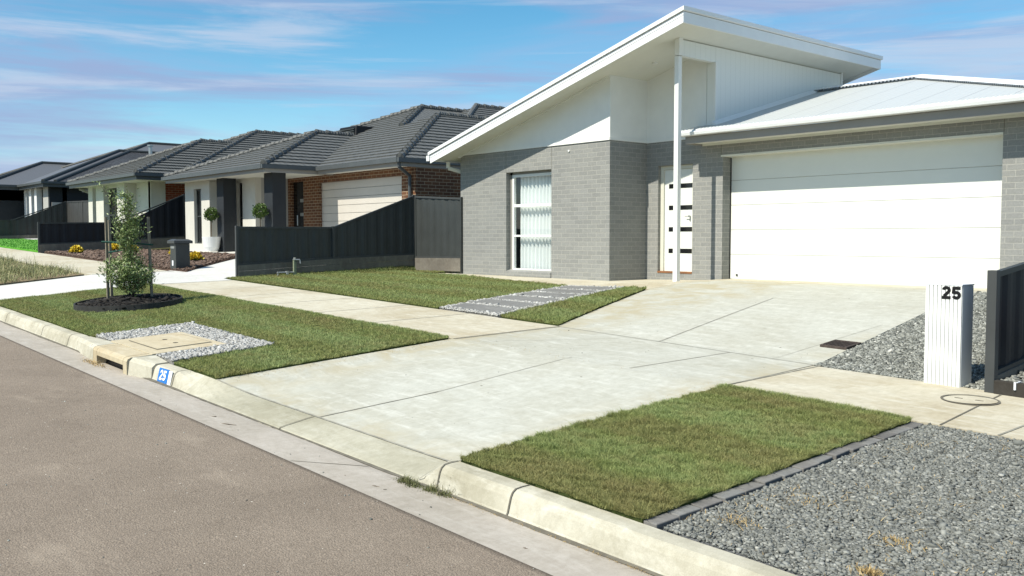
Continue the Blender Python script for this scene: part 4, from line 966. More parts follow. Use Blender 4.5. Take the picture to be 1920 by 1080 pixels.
# ------------------------------------------------------------------ roofs
def tile_plane(mb, poly, mat, h=.32, lip=.032):
    P = [Vector(p) for p in poly]; n = (P[1] - P[0]).cross(P[2] - P[1]).normalized()
    if n.z < 0: n = -n
    s = Vector((-n.x, -n.y, 0)); s.z = 0; s = s - n * s.dot(n); s.normalize()
    if s.z < 0: s = -s
    o = P[0]; d = [(p - o).dot(s) for p in P]; lo, hi = min(d), max(d)
    k = 0
    while lo + k * h < hi - .01:
        a, b = lo + k * h, lo + (k + 1) * h
        def clip(pts, val, keep_ge):
            out = []
            for i in range(len(pts)):
                p, q = pts[i], pts[(i + 1) % len(pts)]; dp, dq = (p - o).dot(s) - val, (q - o).dot(s) - val
                if not keep_ge: dp, dq = -dp, -dq
                if dp >= -1e-9: out.append(p)
                if (dp > 1e-9 and dq < -1e-9) or (dp < -1e-9 and dq > 1e-9): out.append(p.lerp(q, dp / (dp - dq)))
            return out
        c_ = clip(clip(P, a, True), b, False)
        if len(c_) >= 3:
            top = [p + n * (lip * (1 - ((p - o).dot(s) - a) / h) + .004) for p in c_]; mb.face(top, mat)
            low = [p for p in c_ if abs((p - o).dot(s) - a) < 1e-4]
            if len(low) >= 2:
                low.sort(key=lambda p: (p.x + p.y * 1.7)); p0, p1 = low[0], low[-1]
                mb.face([p0 + n * (lip + .004), p1 + n * (lip + .004), p1 - n * .01, p0 - n * .01], mat)
        k += 1
def hip_planes(x0, x1, y0, y1, ze, t, flat_apex=None):
    d = min(x1 - x0, y1 - y0) / 2; zr = ze + d * t
    if x1 - x0 <= y1 - y0: a, b = ((x0 + x1) / 2, y0 + d, zr), ((x0 + x1) / 2, y1 - d, zr)
    else: a, b = (x0 + d, (y0 + y1) / 2, zr), (x1 - d, (y0 + y1) / 2, zr)
    A, B, C, D = (x0, y0, ze), (x1, y0, ze), (x1, y1, ze), (x0, y1, ze)
    if x1 - x0 <= y1 - y0: return dict(front=[A, B, a], right=[B, C, b, a], back=[C, D, b], left=[D, A, a, b]), [(A, a), (B, a), (C, b), (D, b), (a, b)]
    return dict(front=[A, B, b, a], right=[B, C, b], back=[C, D, a, b], left=[D, A, a]), [(A, a), (D, a), (B, b), (C, b), (a, b)]
def caps(mb, edges, mat, r=.10, L=.38, step=True):
    for a, b in edges:
        a, b = Vector(a), Vector(b); n = max(1, int((b - a).length / L)) if step else 1
        for i in range(n):
            p, q = a.lerp(b, i / n), a.lerp(b, (i + 1) / n)
            mb.bar(p + Vector((0, 0, .04 if step else .02)), q + Vector((0, 0, .015)), r, mat, 8, r * (.8 if step else 1))
def eaves(root, rects, ze, wall_in, gut, fas, sof, fh=.17, gh=.10):
    """gutter, fascia, soffit round each rect (x0,x1,y0,y1)"""
    mg, mf, ms = MB(), MB(), MB()
    for (x0, x1, y0, y1) in rects:
        for (a, b, c_, d) in ((x0 - .02, x1 + .02, y0 - .10, y0), (x0 - .02, x1 + .02, y1, y1 + .10), (x1, x1 + .10, y0 - .10, y1 + .1), (x0 - .10, x0, y0 - .1, y1 + .1)): mg.box(a, b, c_, d, ze - gh, ze + .01, gut)
        for (a, b, c_, d) in ((x0 + .01, x1 - .01, y0 + .005, y0 + .03), (x1 - .03, x1 - .005, y0 + .03, y1 - .03), (x0 + .005, x0 + .03, y0 + .03, y1 - .03)): mf.box(a, b, c_, d, ze - fh - .03, ze - .012, fas)
        ms.box(x0 + .03, x1 - .03, y0 + .03, y1 - .03, ze - fh + .0, ze - fh + .02, sof)
    mg.build('gutter', root); mf.build('fascia', root); ms.build('soffit', root)

# ================================================================= MAIN HOUSE
E = EYE
root = H = thing('grey_brick_house', (-12.25, 14.1, E - .80), 'modern grey brick house with white skillion roof and double garage', 'house')
S_ = lambda x: E + 1.85 + .265 * (x + 16.86)      # soffit plane
ZB = E - 1.0
mb = MB()
FY = 13.05; BY = 14.1; BT = E + 1.862
wx0, wx1, wz0, wz1 = -15.27, -13.86, E - .70, E + 1.40
def wallfront(x0, x1, z0, z1, y=FY, th=.24): mb.box(x0, x1, y, y + th, z0, z1, 'grey_brick')
wallfront(-16.86, wx0, ZB, BT); wallfront(wx1, -12.25, ZB, BT); wallfront(wx0, wx1, wz1, BT); wallfront(wx0, wx1, ZB, wz0)
mb.box(-16.86, -16.62, FY + .24, 19.0, ZB, BT, 'grey_brick')          # left side
mb.box(-12.49, -12.25, FY + .24, BY + .24, ZB, BT, 'grey_brick')      # recess side
dx0, dx1, dz0, dz1 = -11.95, -11.11, E - .655, E + 1.40
gx0, gx1, gz1 = -10.43, -5.58, E + 1.52
wallfront(-12.25, dx0, ZB, BT, BY); wallfront(dx0, dx1, dz1, BT, BY); wallfront(dx0, dx1, ZB, dz0 - .012, BY)
wallfront(dx1, gx0, ZB, E + 1.735, BY)
wallfront(dx1, -10.60, E + 1.735, BT, BY)
wallfront(gx0, gx1, gz1, E + 1.735, BY); wallfront(gx1, -4.9, ZB, E + 1.735, BY)
mb.box(-5.14, -4.9, BY + .24, 21.2, ZB, E + 1.735, 'grey_brick')
mb.build('brick_wall', H)
# sloping sill of the window
mb = MB(); mb.hexa([(wx0, FY - .025, wz0 - .10), (wx1, FY - .025, wz0 - .10), (wx1, FY + .12, wz0 - .10), (wx0, FY + .12, wz0 - .10)], [(wx0, FY - .025, wz0 + .0), (wx1, FY - .025, wz0 + .0), (wx1, FY + .12, wz0 + .035), (wx0, FY + .12, wz0 + .035)], 'grey_brick')
mb.build('window_sill', H)
mb = MB()
for x in (wx0 - .004, wx1 + .002): mb.box(x - .004, x + .004, FY - .0015, FY + .01, wz1, BT, 'joint_dark')
mb.box(gx0 - .045, gx0 - .037, BY - .0015, BY + .01, E + 1.5, E + 1.735, 'joint_dark'); mb.box(gx1 + .006, gx1 + .014, BY - .0015, BY + .01, gz1, E + 1.735, 'joint_dark')
build_split(mb, 'control_joint', H)
# cladding
mb = MB(); t_ = .2
mb.prism_y([(-16.86 + .1, BT), (-12.25 + .006, BT), (-12.25 + .006, S_(-12.25) + .0), (-16.8, BT)][::-1], FY - .006, FY + t_, 'white_paint')
mb.prism_y([(-12.25 - .2, BT), (-12.244, BT), (-12.244, S_(-12.244)), (-12.45, S_(-12.45))][::-1], FY + t_, BY + .2, 'white_paint')
mb.prism_y([(-12.244, BT), (-10.81, BT), (-10.81, S_(-10.81)), (-12.244, S_(-12.244))][::-1], BY - .006, BY + t_, 'white_paint')
mb.build('smooth_cladding', H)
mb = MB()
yb_ = 18.43
mb.prism_x([(BY - .012, E + 1.99), (yb_, E + 3.15), (yb_, S_(-10.7)), (BY - .012, S_(-10.7))], -10.80, -10.615, 'clad_groove')
mb.prism_x([(FY + .09, S_(-10.62) - .30), (BY - .013, S_(-10.62) - .30), (BY - .013, S_(-10.7)), (FY + .09, S_(-10.7))], -10.72, -10.616, 'clad_groove')
mb.build('grooved_cladding', H)
mb = MB()
mb.box(-10.70, -10.597, FY - .012, FY + .09, S_(-10.6) - .30, S_(-10.6) - .0, 'white_paint')
mb.box(-10.64, -10.59, BY - .03, BY + .03, E + 1.98, S_(-10.6) - .30, 'white_paint')
mb.box(-10.64, -10.59, yb_ - .02, yb_ + .03, E + 3.0, S_(-10.6), 'white_paint')
mb.box(-16.75, -12.235, FY - .022, FY - .006, BT - .002, BT + .055, 'white_paint')
mb.box(-12.243, -12.228, FY - .022, BY - .01, BT - .002, BT + .055, 'white_paint')
mb.box(-12.228, -10.6, BY - .022, BY - .006, BT - .002, BT + .055, 'white_paint')
mb.prism_y([(-16.9, S_(-16.9) + .01), (-12.26, S_(-12.26) + .01), (-12.26, S_(-12.26) - .035), (-16.9, S_(-16.9) - .035)], FY - .026, FY - .006, 'white_paint')
build_split(mb, 'trim', H)
# post
mb = MB(); mb.box(-10.71, -10.62, FY + .0, FY + .09, E - .79, S_(-10.66) - .30, 'white_paint'); mb.box(-10.685, -10.645, FY + .025, FY + .065, E - .90, E - .78, 'steel'); mb.build('porch_post', H)
# main roof
RX0, RX1, RY0, RY1 = -17.2, -10.04, 12.45, 19.02
def slab(mb, x0, x1, y0, y1, o0, o1, mat): mb.prism_y([(x0, S_(x0) + o0), (x1, S_(x1) + o0), (x1, S_(x1) + o1), (x0, S_(x0) + o1)], y0, y1, mat)
mb = MB(); slab(mb, RX0 + .02, RX1 - .02, RY0 + .02, RY1 - .02, .0, .03, 'soffit_white'); mb.build('soffit', H)
mb = MB()
slab(mb, RX0, RX1, RY0, RY0 + .02, -.075, .105, 'fascia_white'); slab(mb, RX1 - .02, RX1, RY0 + .02, RY1, -.075, .105, 'fascia_white'); slab(mb, RX0, RX1 - .02, RY1 - .02, RY1, -.075, .105, 'fascia_white')
slab(mb, RX0, RX1, RY0 - .006, RY0, .045, .055, 'fascia_white')
mb.build('fascia', H)
mb = MB()
slab(mb, RX0 - .05, RX1 + .03, RY0 - .03, RY1 + .03, .118, .185, 'fascia_white')
mb.build('roof', H)
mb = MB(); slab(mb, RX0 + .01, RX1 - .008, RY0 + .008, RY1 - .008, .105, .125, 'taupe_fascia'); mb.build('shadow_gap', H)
mb = MB(); mb.prism_y([(RX0 - .12, S_(RX0) - .02), (RX0 - .01, S_(RX0) - .02), (RX0 - .01, S_(RX0) + .10), (RX0 - .12, S_(RX0) + .10)], RY0 - .02, RY1, 'fascia_white'); mb.build('gutter', H)
mb = MB(); mb.bar((-17.12, 12.9, S_(-17) - .08), (-17.12, 12.9, S_(-17) - .22), .045, 'soffit_white', 10); mb.bar((-17.12, 12.9, S_(-17) - .22), (-16.92, 13.2, S_(-17) - .32), .045, 'soffit_white', 10); mb.bar((-16.95, 13.3, S_(-17) - .3), (-16.95, 13.3, ZB), .045, 'soffit_white', 10); mb.build('downpipe', H)
mb = MB(); mb.lathe(-11.55, 13.5, [(.055, S_(-11.55) - .02), (.055, S_(-11.55) + .02)], 'white_paint', 18); mb.build('downlight', H)
# small wall cap light on the brick
mb = MB(); mb.bar((-13.35, FY - .02, E + 1.73), (-13.35, FY, E + 1.73), .02, 'white_paint', 10); mb.build('wall_fitting', H)
# garage roof
GE = E + 1.93; gt = .275
gfx0, gfx1, gfy0, gfy1 = -11.0, -4.45, 13.53, 21.45
dR = (gfy1 - gfy0) / 2; rz = GE + dR * gt; ry = (gfy0 + gfy1) / 2; apx = gfx1 - dR
mb = MB()
mb.face([(gfx0, gfy0, GE), (gfx1, gfy0, GE), (apx, ry, rz), (gfx0, ry, rz)], 'white_roof_sheet')
mb.face([(gfx1, gfy0, GE), (gfx1, gfy1, GE), (apx, ry, rz)], 'white_roof_sheet')
mb.face([(gfx1, gfy1, GE), (gfx0, gfy1, GE), (gfx0, ry, rz), (apx, ry, rz)], 'white_roof_sheet')
# turned-down corrugated edge
nw = int((gfx1 - gfx0) / .076 * 4); prev = None
for i in range(nw + 1):
    x = gfx0 + (gfx1 - gfx0) * i / nw; z = GE + .010 * math.sin(i * math.pi / 2)
    cur = ((x, gfy0 - .005, z - .012), (x, gfy0 - .005, z + .012), (x, gfy0 + .12, z + .012 + .035))
    if prev: mb.face([prev[0], cur[0], cur[1], prev[1]], 'fascia_white'); mb.face([prev[1], cur[1], cur[2], prev[2]], 'white_roof_sheet')
    prev = cur
mb.build('garage_roof', H)
mb = MB()
def cap(a, b, wd=.16):
    a, b = Vector(a), Vector(b); d = (b - a).normalized(); u = d.cross(Vector((0, 0, 1))).normalized() * wd
    for sgn in (1, -1): mb.face([a + Vector((0, 0, .07)), b + Vector((0, 0, .07)), b + u * sgn + Vector((0, 0, .012)), a + u * sgn + Vector((0, 0, .012))], 'fascia_white')
    n = int((b - a).length / .076)
    for i in range(n):
        p = a.lerp(b, (i + .25) / n); q = a.lerp(b, (i + .75) / n)
        for sgn in (1, -1): mb.face([p + u * sgn * 1.003 + Vector((0, 0, .012)), q + u * sgn * 1.003 + Vector((0, 0, .012)), q + u * sgn * 1.003 - Vector((0, 0, .012)), p + u * sgn * 1.003 - Vector((0, 0, .012))], 'ridge_mark')
cap((gfx0, ry, rz), (apx, ry, rz)); cap((apx, ry, rz), (gfx1, gfy0, GE)); cap((apx, ry, rz), (gfx1, gfy1, GE)); mb.build('ridge_cap', H)
# gutter profile: lip, face
mb = MB()
mb.prism_x([(gfy0 + .06, GE - .02), (gfy0 - .055, GE - .015), (gfy0 - .06, GE - .028), (gfy0 - .045, GE - .075), (gfy0 - .01, GE - .085), (gfy0 + .06, GE - .085)], gfx0 + .02, gfx1 + .06, 'fascia_white')
mb.box(gfx1, gfx1 + .06, gfy0 - .05, gfy1, GE - .085, GE - .018, 'fascia_white'); mb.build('garage_gutter', H)
mb = MB(); mb.box(gfx0 + .10, gfx1 - .02, gfy0 + .075, gfy0 + .10, E + 1.712, GE - .085, 'taupe_fascia'); mb.box(gfx0 + .10, gfx0 + .125, gfy0 + .1, BY + .1, E + 1.712, GE - .085, 'taupe_fascia'); mb.box(gfx1 - .045, gfx1 - .02, gfy0 + .1, gfy1, E + 1.712, GE - .085, 'taupe_fascia')
mb.build('garage_fascia', H)
mb = MB(); mb.box(gfx0 + .125, gfx1 - .045, gfy0 + .1, gfy1 - .05, E + 1.738, E + 1.75, 'soffit_white'); mb.box(gfx0 + .125, gx1 + .3, BY - .03, BY - .001, E + 1.705, E + 1.737, 'soffit_white'); mb.build('garage_soffit', H)
# flashing where the skillion wall meets the garage roof
mb = MB(); mb.hexa([(-10.60, 14.0, E + 2.06), (-10.50, 14.0, E + 2.06), (-10.50, 17.6, E + 3.05), (-10.60, 17.6, E + 3.05)], [(-10.612, 14.0, E + 2.13), (-10.56, 14.0, E + 2.10), (-10.56, 17.6, E + 3.09), (-10.612, 17.6, E + 3.12)], 'fascia_white'); mb.build('flashing', H)
# garage door
root2 = MB(); DY = 14.35; dz = (gz1 - .01 - (E - .745)) / 5
gd = None
mb = MB()
for i in range(5):
    z0 = E - .745 + i * dz; mb.box(gx0 + .01, gx1 - .005, DY, DY + .04, z0 + .003, z0 + dz - .003, 'door_white')
mb.box(gx0 + .01, gx1 - .005, DY + .012, DY + .05, E - .74, gz1 - .03, 'stone_panel')
gd = mb.build('garage_door', H, bevel=.003)
mb = MB(); mb.box(gx0 + .012, gx1 - .008, DY - .01, DY + .03, E - .765, E - .745, 'black_paint'); mb.build('bottom_seal', gd)
mb = MB(); mb.bar((gx0 + .16, DY - .02, E - .67), (gx0 + .16, DY, E - .67), .018, 'black_paint', 10); mb.build('lock', gd)
mb = MB(); mb.box(gx0 - .04, gx1 + .0, BY - .012, BY + .26, gz1 - .035, gz1 - .004, 'soffit_white'); mb.build('door_head_trim', H)
mb = MB(); mb.box(gx0 + .001, gx0 + .010, DY - .022, DY + .03, E - .75, gz1 - .04, 'black_paint'); mb.build('door_track', H)
# entry door
fy_ = BY + .10
mb = MB(); mb.box(dx0 + .005, dx0 + .085, fy_ - .03, fy_ + .09, dz0, dz1 - .004, 'frame_cream'); mb.box(dx1 - .06, dx1 - .005, fy_ - .03, fy_ + .09, dz0, dz1 - .004, 'frame_cream'); mb.box(dx0 + .085, dx1 - .06, fy_ - .03, fy_ + .09, dz1 - .075, dz1 - .004, 'frame_cream'); mb.build('door_frame', H)
mb = MB(); mb.box(dx0 + .087, dx1 - .062, fy_, fy_ + .04, dz0 + .005, dz1 - .08, 'door_white'); fd = mb.build('front_door', H)
for zc in (1.005, .59, .175, -.24):
    mb = MB(); mb.box(dx0 + .19, dx1 - .075, fy_ - .004, fy_ + .01, E + zc - .043, E + zc + .043, 'black_glass'); mb.build('glass_slot', fd)
mb = MB(); mb.bar((-11.24, fy_ - .01, E + .42), (-11.24, fy_ - .05, E + .42), .018, 'steel', 8); mb.bar((-11.24, fy_ - .05, E + .42), (-11.33, fy_ - .05, E + .42), .007, 'steel', 8); mb.bar((-11.24, fy_ - .02, E + .35), (-11.24, fy_, E + .35), .014, 'steel', 10); mb.build('handle', fd)
mb = MB(); mb.box(dx0, dx1, BY - .01, fy_ + .06, dz0 - .012, dz0 + .022, 'threshold_timber'); mb.build('door_sill', H)
# window
wy = FY + .11
win = MB(); fw_ = .055
ox0, ox1 = wx0 + .075, wx1 - .0
for a in ((ox0, ox0 + fw_, wz0 + .0, wz1 - .05), (ox1 - fw_, ox1, wz0 + .0, wz1 - .05), (ox0 + fw_, ox1 - fw_, wz1 - .105, wz1 - .05), (ox0 + fw_, ox1 - fw_, wz0 + .0, wz0 + .06), (ox0 + fw_, ox1 - fw_, E + .665, E + .725), (ox0 + fw_, ox1 - fw_, E + .035, E + .075)):
    win.box(a[0], a[1], wy, wy + .06, a[2], a[3], 'white_paint')
wo_ = win.build('window', H)
mb = MB(); mb.box(wx0, ox0, wy + .01, wy + .05, wz0, wz1, 'taupe_fascia'); mb.box(wx0, wx1, wy + .01, wy + .05, wz1 - .05, wz1, 'taupe_fascia'); mb.build('frame_surround', wo_)
mb = MB(); mb.face([(ox0 + fw_, wy + .035, wz0 + .05), (ox1 - fw_, wy + .035, wz0 + .05), (ox1 - fw_, wy + .035, wz1 - .11), (ox0 + fw_, wy + .035, wz1 - .11)], 'window_glass'); mb.build('pane', wo_)
mb = MB(); prev = None
for i in range(181):
    x = wx0 + .145 + (wx1 - wx0 - .145) * i / 180; ph = i * .40 + .8 * math.sin(i * .05); y = wy + .17 + .045 * math.sin(ph)
    cur = ((x, y, wz0 - .02), (x, y, wz1 - .04))
    if prev: mb.face([prev[0], cur[0], cur[1], prev[1]], 'curtain')
    prev = cur
mb.build('curtain', wo_, smooth=False)
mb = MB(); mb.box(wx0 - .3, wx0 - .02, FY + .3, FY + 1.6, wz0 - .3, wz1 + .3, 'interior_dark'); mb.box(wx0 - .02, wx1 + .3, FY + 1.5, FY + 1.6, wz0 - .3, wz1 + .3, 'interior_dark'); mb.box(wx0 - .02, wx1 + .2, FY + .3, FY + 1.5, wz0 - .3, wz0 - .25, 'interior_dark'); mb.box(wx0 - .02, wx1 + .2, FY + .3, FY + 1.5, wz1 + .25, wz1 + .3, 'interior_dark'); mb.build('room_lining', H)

# ================================================================= HOUSE 1 (brown brick, charcoal columns)
z1 = E - .42; He = E + 2.04
H1 = thing('brown_brick_house', (-25.0, 14.0, z1), 'brown brick house with grey tiled hip roof and charcoal entry columns', 'house')
rects1 = [(-31.5, -24.2, 11.85, 27.0), (-31.5, -19.96, 13.5, 28.0)]
mb = MB(); edges = []
pl, ed = hip_planes(-31.5, -24.2, 11.85, 27, He, .395)
for k_ in ('front', 'right', 'left'): tile_plane(mb, pl[k_], 'tile_grey')
edges += [ed[0], ed[1], ed[4]]
q_ = .42; zA = He + 6.45 * q_; A_ = (-28.1, 19.95, zA); B_ = (-24.56, 18.1, He + 4.6 * q_); V_ = (-25.4, 17.25, He + 3.75 * q_); L_ = (-31.5, 16.55, He + 3.05 * q_)
tile_plane(mb, [(-31.5, 13.5, He), (-25.4, 13.5, He), V_, A_, L_], 'tile_grey'); tile_plane(mb, [(-25.4, 13.5, He), (-19.96, 13.5, He), B_, V_], 'tile_grey')
tile_plane(mb, [(-19.96, 13.5, He), (-19.96, 29, He), (-24.56, 29, B_[2]), B_], 'tile_grey')
tile_plane(mb, [V_, (-21.65, 29, He), (-28.1, 29, zA), A_], 'tile_grey') if False else mb.face([V_, (-25.4, 29, V_[2]), (-28.1, 29, zA), A_], 'tile_grey')
mb.face([B_, (-24.56, 29, B_[2]), (-26.4, 29, B_[2] - 1.84 * q_), (-26.4, 16.26, B_[2] - 1.84 * q_)], 'tile_grey')
mb.face([A_, (-28.1, 29, zA), (-31.5, 29, L_[2]), L_], 'tile_grey')
P2 = (-28.1, 22.5, He + 7.1 * q_)
tile_plane(mb, [(-28.1, 18.5, He + 3.1 * q_), (-24.1, 18.5, He + 3.1 * q_), P2], 'tile_grey'); tile_plane(mb, [(-24.1, 18.5, He + 3.1 * q_), (-24.1, 31, He + 3.1 * q_), (-28.1, 31, P2[2]), P2], 'tile_grey'); mb.face([P2, (-28.1, 31, P2[2]), (-31.5, 31, P2[2] - 3.4 * q_), (-31.5, 22.5, P2[2] - 3.4 * q_)], 'tile_grey')
edges += [((-19.96, 13.5, He), B_), (B_, (-24.56, 29, B_[2])), (L_, A_), (V_, A_), (A_, (-28.1, 29, zA)), (P2, (-28.1, 31, P2[2])), (P2, (-26.1, 20.5, He + 5.1 * q_))]
r1 = mb.build('roof', H1)
for e_ in edges:
    mb = MB(); caps(mb, [e_], 'tile_charcoal', .10); mb.build('ridge_tiles', r1)
eaves(H1, [(-31.5, -24.2, 11.85, 20), (-24.2, -19.96, 13.5, 26)], He, .45, 'gutter_dark', 'taupe_fascia', 'soffit_white')
wt = He - .17
mb = MB()
mb.box(-25.0, -20.62, 14.0, 14.2, E + 1.66, wt, 'brown_brick'); mb.box(-20.62, -19.98 - .0, 14.0, 14.2, z1 - .3, wt, 'brown_brick'); mb.box(-20.18, -19.98, 14.2, 26, z1 - .3, wt, 'brown_brick')
mb.box(-25.95, -25.0, 14.0, 14.2, z1 - .3, wt, 'brown_brick'); mb.box(-27.2, -26.8, 14.0, 14.2, z1 - .3, wt, 'brown_brick'); mb.box(-26.8, -25.95, 14.0, 14.2, E + 1.75, wt, 'brown_brick')
mb.build('brick_wall', H1)
mb = MB(); zz0, zz1 = z1, E + 1.66; nn = 9
for i in range(nn):
    a = zz0 + (zz1 - zz0) * i / nn; mb.box(-25.0, -20.62, 14.10, 14.14, a + .006, a + (zz1 - zz0) / nn - .006, 'stone_panel')
mb.box(-25.0, -20.62, 14.12, 14.16, zz0, zz1, 'taupe_fascia'); mb.build('garage_door', H1)
mb = MB(); mb.box(-26.8, -25.95, 14.12, 14.17, z1, E + 1.75, 'black_glass'); d_ = mb.build('front_door', H1)
for zc in (1.18, .75, .31): 
    mb = MB(); mb.box(-26.35, -26.0, 14.10, 14.125, E + zc - .06, E + zc + .04, 'steel'); mb.build('glass_slot', d_)
mb = MB(); mb.bar((-26.45, 14.06, E + .40), (-26.45, 14.06, E + .72), .018, 'steel', 8); mb.build('handle', d_)
for xa, xb in ((-28.4, -27.9), (-25.12, -24.6)):
    mb = MB(); mb.box(xa, xb, 12.3, 12.72, z1 - .05, wt, 'dark_render'); mb.build('column', H1)
mb = MB()
mb.box(-31.1, -30.35, 12.36, 12.6, z1 - .2, wt, 'cream_render'); mb.box(-29.75, -29.3, 12.36, 12.6, z1 - .2, wt, 'cream_render')
mb.box(-30.35, -29.75, 12.36, 12.6, E + 1.62, wt, 'cream_render'); mb.box(-30.35, -29.75, 12.36, 12.6, z1 - .2, z1 + .25, 'cream_render')
mb.box(-29.3, -29.1, 12.36, 13.0, z1 - .2, wt, 'cream_render')
mb.box(-29.1, -28.25, 12.9, 13.1, z1 - .2, wt, 'cream_render'); mb.box(-27.85, -26.95, 12.9, 13.1, z1 - .2, wt, 'cream_render'); mb.box(-28.25, -27.85, 12.9, 13.1, E + 1.75, wt, 'cream_render')
mb.box(-27.15, -26.95, 13.1, 14.0, z1 - .2, wt, 'stone_shade_render'); mb.box(-31.1, -30.9, 12.6, 24, z1 - .2, wt, 'cream_render')  # stone colour here puts shade into the cream box's return wall
mb.build('rendered_wall', H1)
for xa, xb, y, za, zb in ((-30.35, -29.75, 12.45, z1 + .25, E + 1.62), (-28.25, -27.85, 13.0, z1, E + 1.75)):
    mb = MB()
    for a in ((xa, xa + .05, za, zb), (xb - .05, xb, za, zb), (xa + .05, xb - .05, zb - .05, zb), (xa + .05, xb - .05, za, za + .05), (xa + .05, xb - .05, (za + zb) / 2 - .02, (za + zb) / 2 + .02)): mb.box(a[0], a[1], y, y + .05, a[2], a[3], 'charcoal_metal')
    w_ = mb.build('window', H1); mb = MB(); mb.box(xa + .05, xb - .05, y + .02, y + .03, za + .05, zb - .05, 'black_glass'); mb.build('pane', w_)
mb = MB(); mb.bar((-20.0, 13.5, He - .1), (-20.0, 13.5, He - .22), .045, 'gutter_dark'); mb.bar((-20.0, 13.5, He - .22), (-20.15, 13.93, He - .42), .045, 'gutter_dark'); mb.bar((-20.15, 13.93, He - .4), (-20.15, 13.93, z1), .045, 'gutter_dark'); mb.build('downpipe', H1)
tag(thing('roof_cooler', (-27.9, 17.3, E + 3.4), 'black box shaped cooler standing on the brown brick house roof', 'air cooler'))
ac = bpy.data.objects['roof_cooler']
mb = MB(); mb.hexa([(-28.6, 16.9, E + 3.4), (-27.3, 16.9, E + 3.4), (-27.3, 18.0, E + 3.4), (-28.6, 18.0, E + 3.4)], [(-28.5, 17.0, E + 3.98), (-27.4, 17.0, E + 3.98), (-27.4, 17.9, E + 3.98), (-28.5, 17.9, E + 3.98)], 'black_paint'); mb.build('cabinet', ac, bevel=.04)
mb = MB()
for i in range(6): mb.box(-28.45, -27.45, 16.93, 16.99, E + 3.5 + i * .07, E + 3.535 + i * .07, 'charcoal_metal')
mb.build('louvre', ac)
ac.location.x -= .35; ac.location.z -= .13
# topiary planters
def planter(x, y, z):
    r_ = thing('potted_topiary', (x, y, z), '', 'potted plant', 'ball topiary in white pots by the charcoal columns')
    mb = MB(); mb.lathe(x, y, [(.19, z), (.24, z + .12), (.285, z + .40), (.29, z + .44), (.26, z + .44), (.25, z + .40)], 'ceramic_white', 24); mb.build('pot', r_, smooth=False)
    mb = MB(); mb.bar((x, y, z + .38), (x + .01, y, z + 1.08), .014, 'bark', 6); mb.bar((x + .02, y, z + .38), (x - .01, y + .01, z + 1.08), .010, 'bark', 6); mb.build('trunk', r_)
    d = RNG.normal(0, 1, (1300, 3)); d /= np.linalg.norm(d, axis=1)[:, None]; rad = .20 * RNG.uniform(.6, 1.08, 1300)[:, None] * (1 + .16 * np.sin(d[:, 0:1] * 7) * np.cos(d[:, 2:3] * 6))
    leafcloud('crown', np.array([x, y, z + 1.12]) + d * rad, 'leaf_topiary', .05, .35, r_); return r_
pt = planter(-28.27, 12.05, z1 + .03); pt['label'] = 'ball topiary in a white ribbed pot left of the far charcoal column'
dup(pt, (-24.88, 12.05, z1 + .06), 'ball topiary in front of the charcoal column by the brick entry')

# garden bed of house 1
bed1 = [(-32.5, 8.3), (-21.8, 8.3), (-21.0, 8.35), (-24.5, 11.25), (-24.6, 11.5), (-32.5, 11.5)]
sheet('garden_soil', bed1, 'mulch_brown', .02, .5)['kind'] = 'structure'
rocks('bark_mulch', bed1, 1000, .042, 'mulch_chip_brown', 'brown bark mulch in the neighbouring front garden bed', 'mulch', dz=.02, long=1.4, flat=.5, shape='oct')
def flower(x, y, lab):
    z = GZ(x, y) + .03; r_ = thing('flowering_shrub', (x, y, z), lab, 'flower', 'yellow flowering shrubs in the mulch bed')
    d = RNG.normal(0, 1, (420, 3)); d[:, 2] = np.abs(d[:, 2]); d /= np.linalg.norm(d, axis=1)[:, None]
    leafcloud('foliage', np.array([x, y, z]) + d[:200] * np.array([.19, .19, .15]) * RNG.uniform(.3, 1, 200)[:, None], 'leaf_topiary', .07, .35, r_)
    leafcloud('blossom', np.array([x, y, z + .05]) + d * np.array([.19, .19, .18]) * RNG.uniform(.75, 1, 420)[:, None], 'petal_yellow', .06, .5, r_)
    return r_
flower(-30.7, 8.75, 'yellow flowering shrub, leftmost in front of the near black fence')
flower(-31.7, 10.2, 'yellow flowering shrub against the fence plinth, second from the left')
flower(-30.0, 10.2, 'yellow flowering shrub seen behind the leftmost tree stake')
flower(-26.6, 10.3, 'small yellow flowering shrub left of the dark letterbox')
flower(-23.6, 9.6, 'small yellow flowering shrub right of the dark letterbox')
# dark letterbox
lx, ly = -21.75, 8.50; lz = GZ(lx, ly)
root = thing('letterbox', (lx, ly, lz), 'dark charcoal pillar letterbox with capped top in the mulch bed', 'letterbox')
mb = MB(); mb.box(lx - .17, lx + .17, ly - .17, ly + .17, lz - .05, lz + .62, 'charcoal_metal'); mb.build('body', root, bevel=.01)
mb = MB(); mb.box(lx - .22, lx + .22, ly - .22, ly + .22, lz + .62, lz + .68, 'post_metal'); mb.hexa([(lx - .22, ly - .22, lz + .68), (lx + .22, ly - .22, lz + .68), (lx + .22, ly + .22, lz + .68), (lx - .22, ly + .22, lz + .68)], [(lx - .14, ly - .14, lz + .72), (lx + .14, ly - .14, lz + .72), (lx + .14, ly + .14, lz + .72), (lx - .14, ly + .14, lz + .72)], 'post_metal'); mb.build('cap', root)
mb = MB(); mb.box(lx - .12, lx + .10, ly - .176, ly - .168, lz + .50, lz + .55, 'steel'); mb.build('slot_plate', root)
mb = MB(); mb.box(lx - .05, lx + .03, ly - .176, ly - .169, lz + .10, lz + .22, 'sign_white'); mb.lathe(lx - .01, ly - .15, [(.001, lz + .26), (.001, lz + .27)], 'sign_white', 6); mb.build('badge', root)

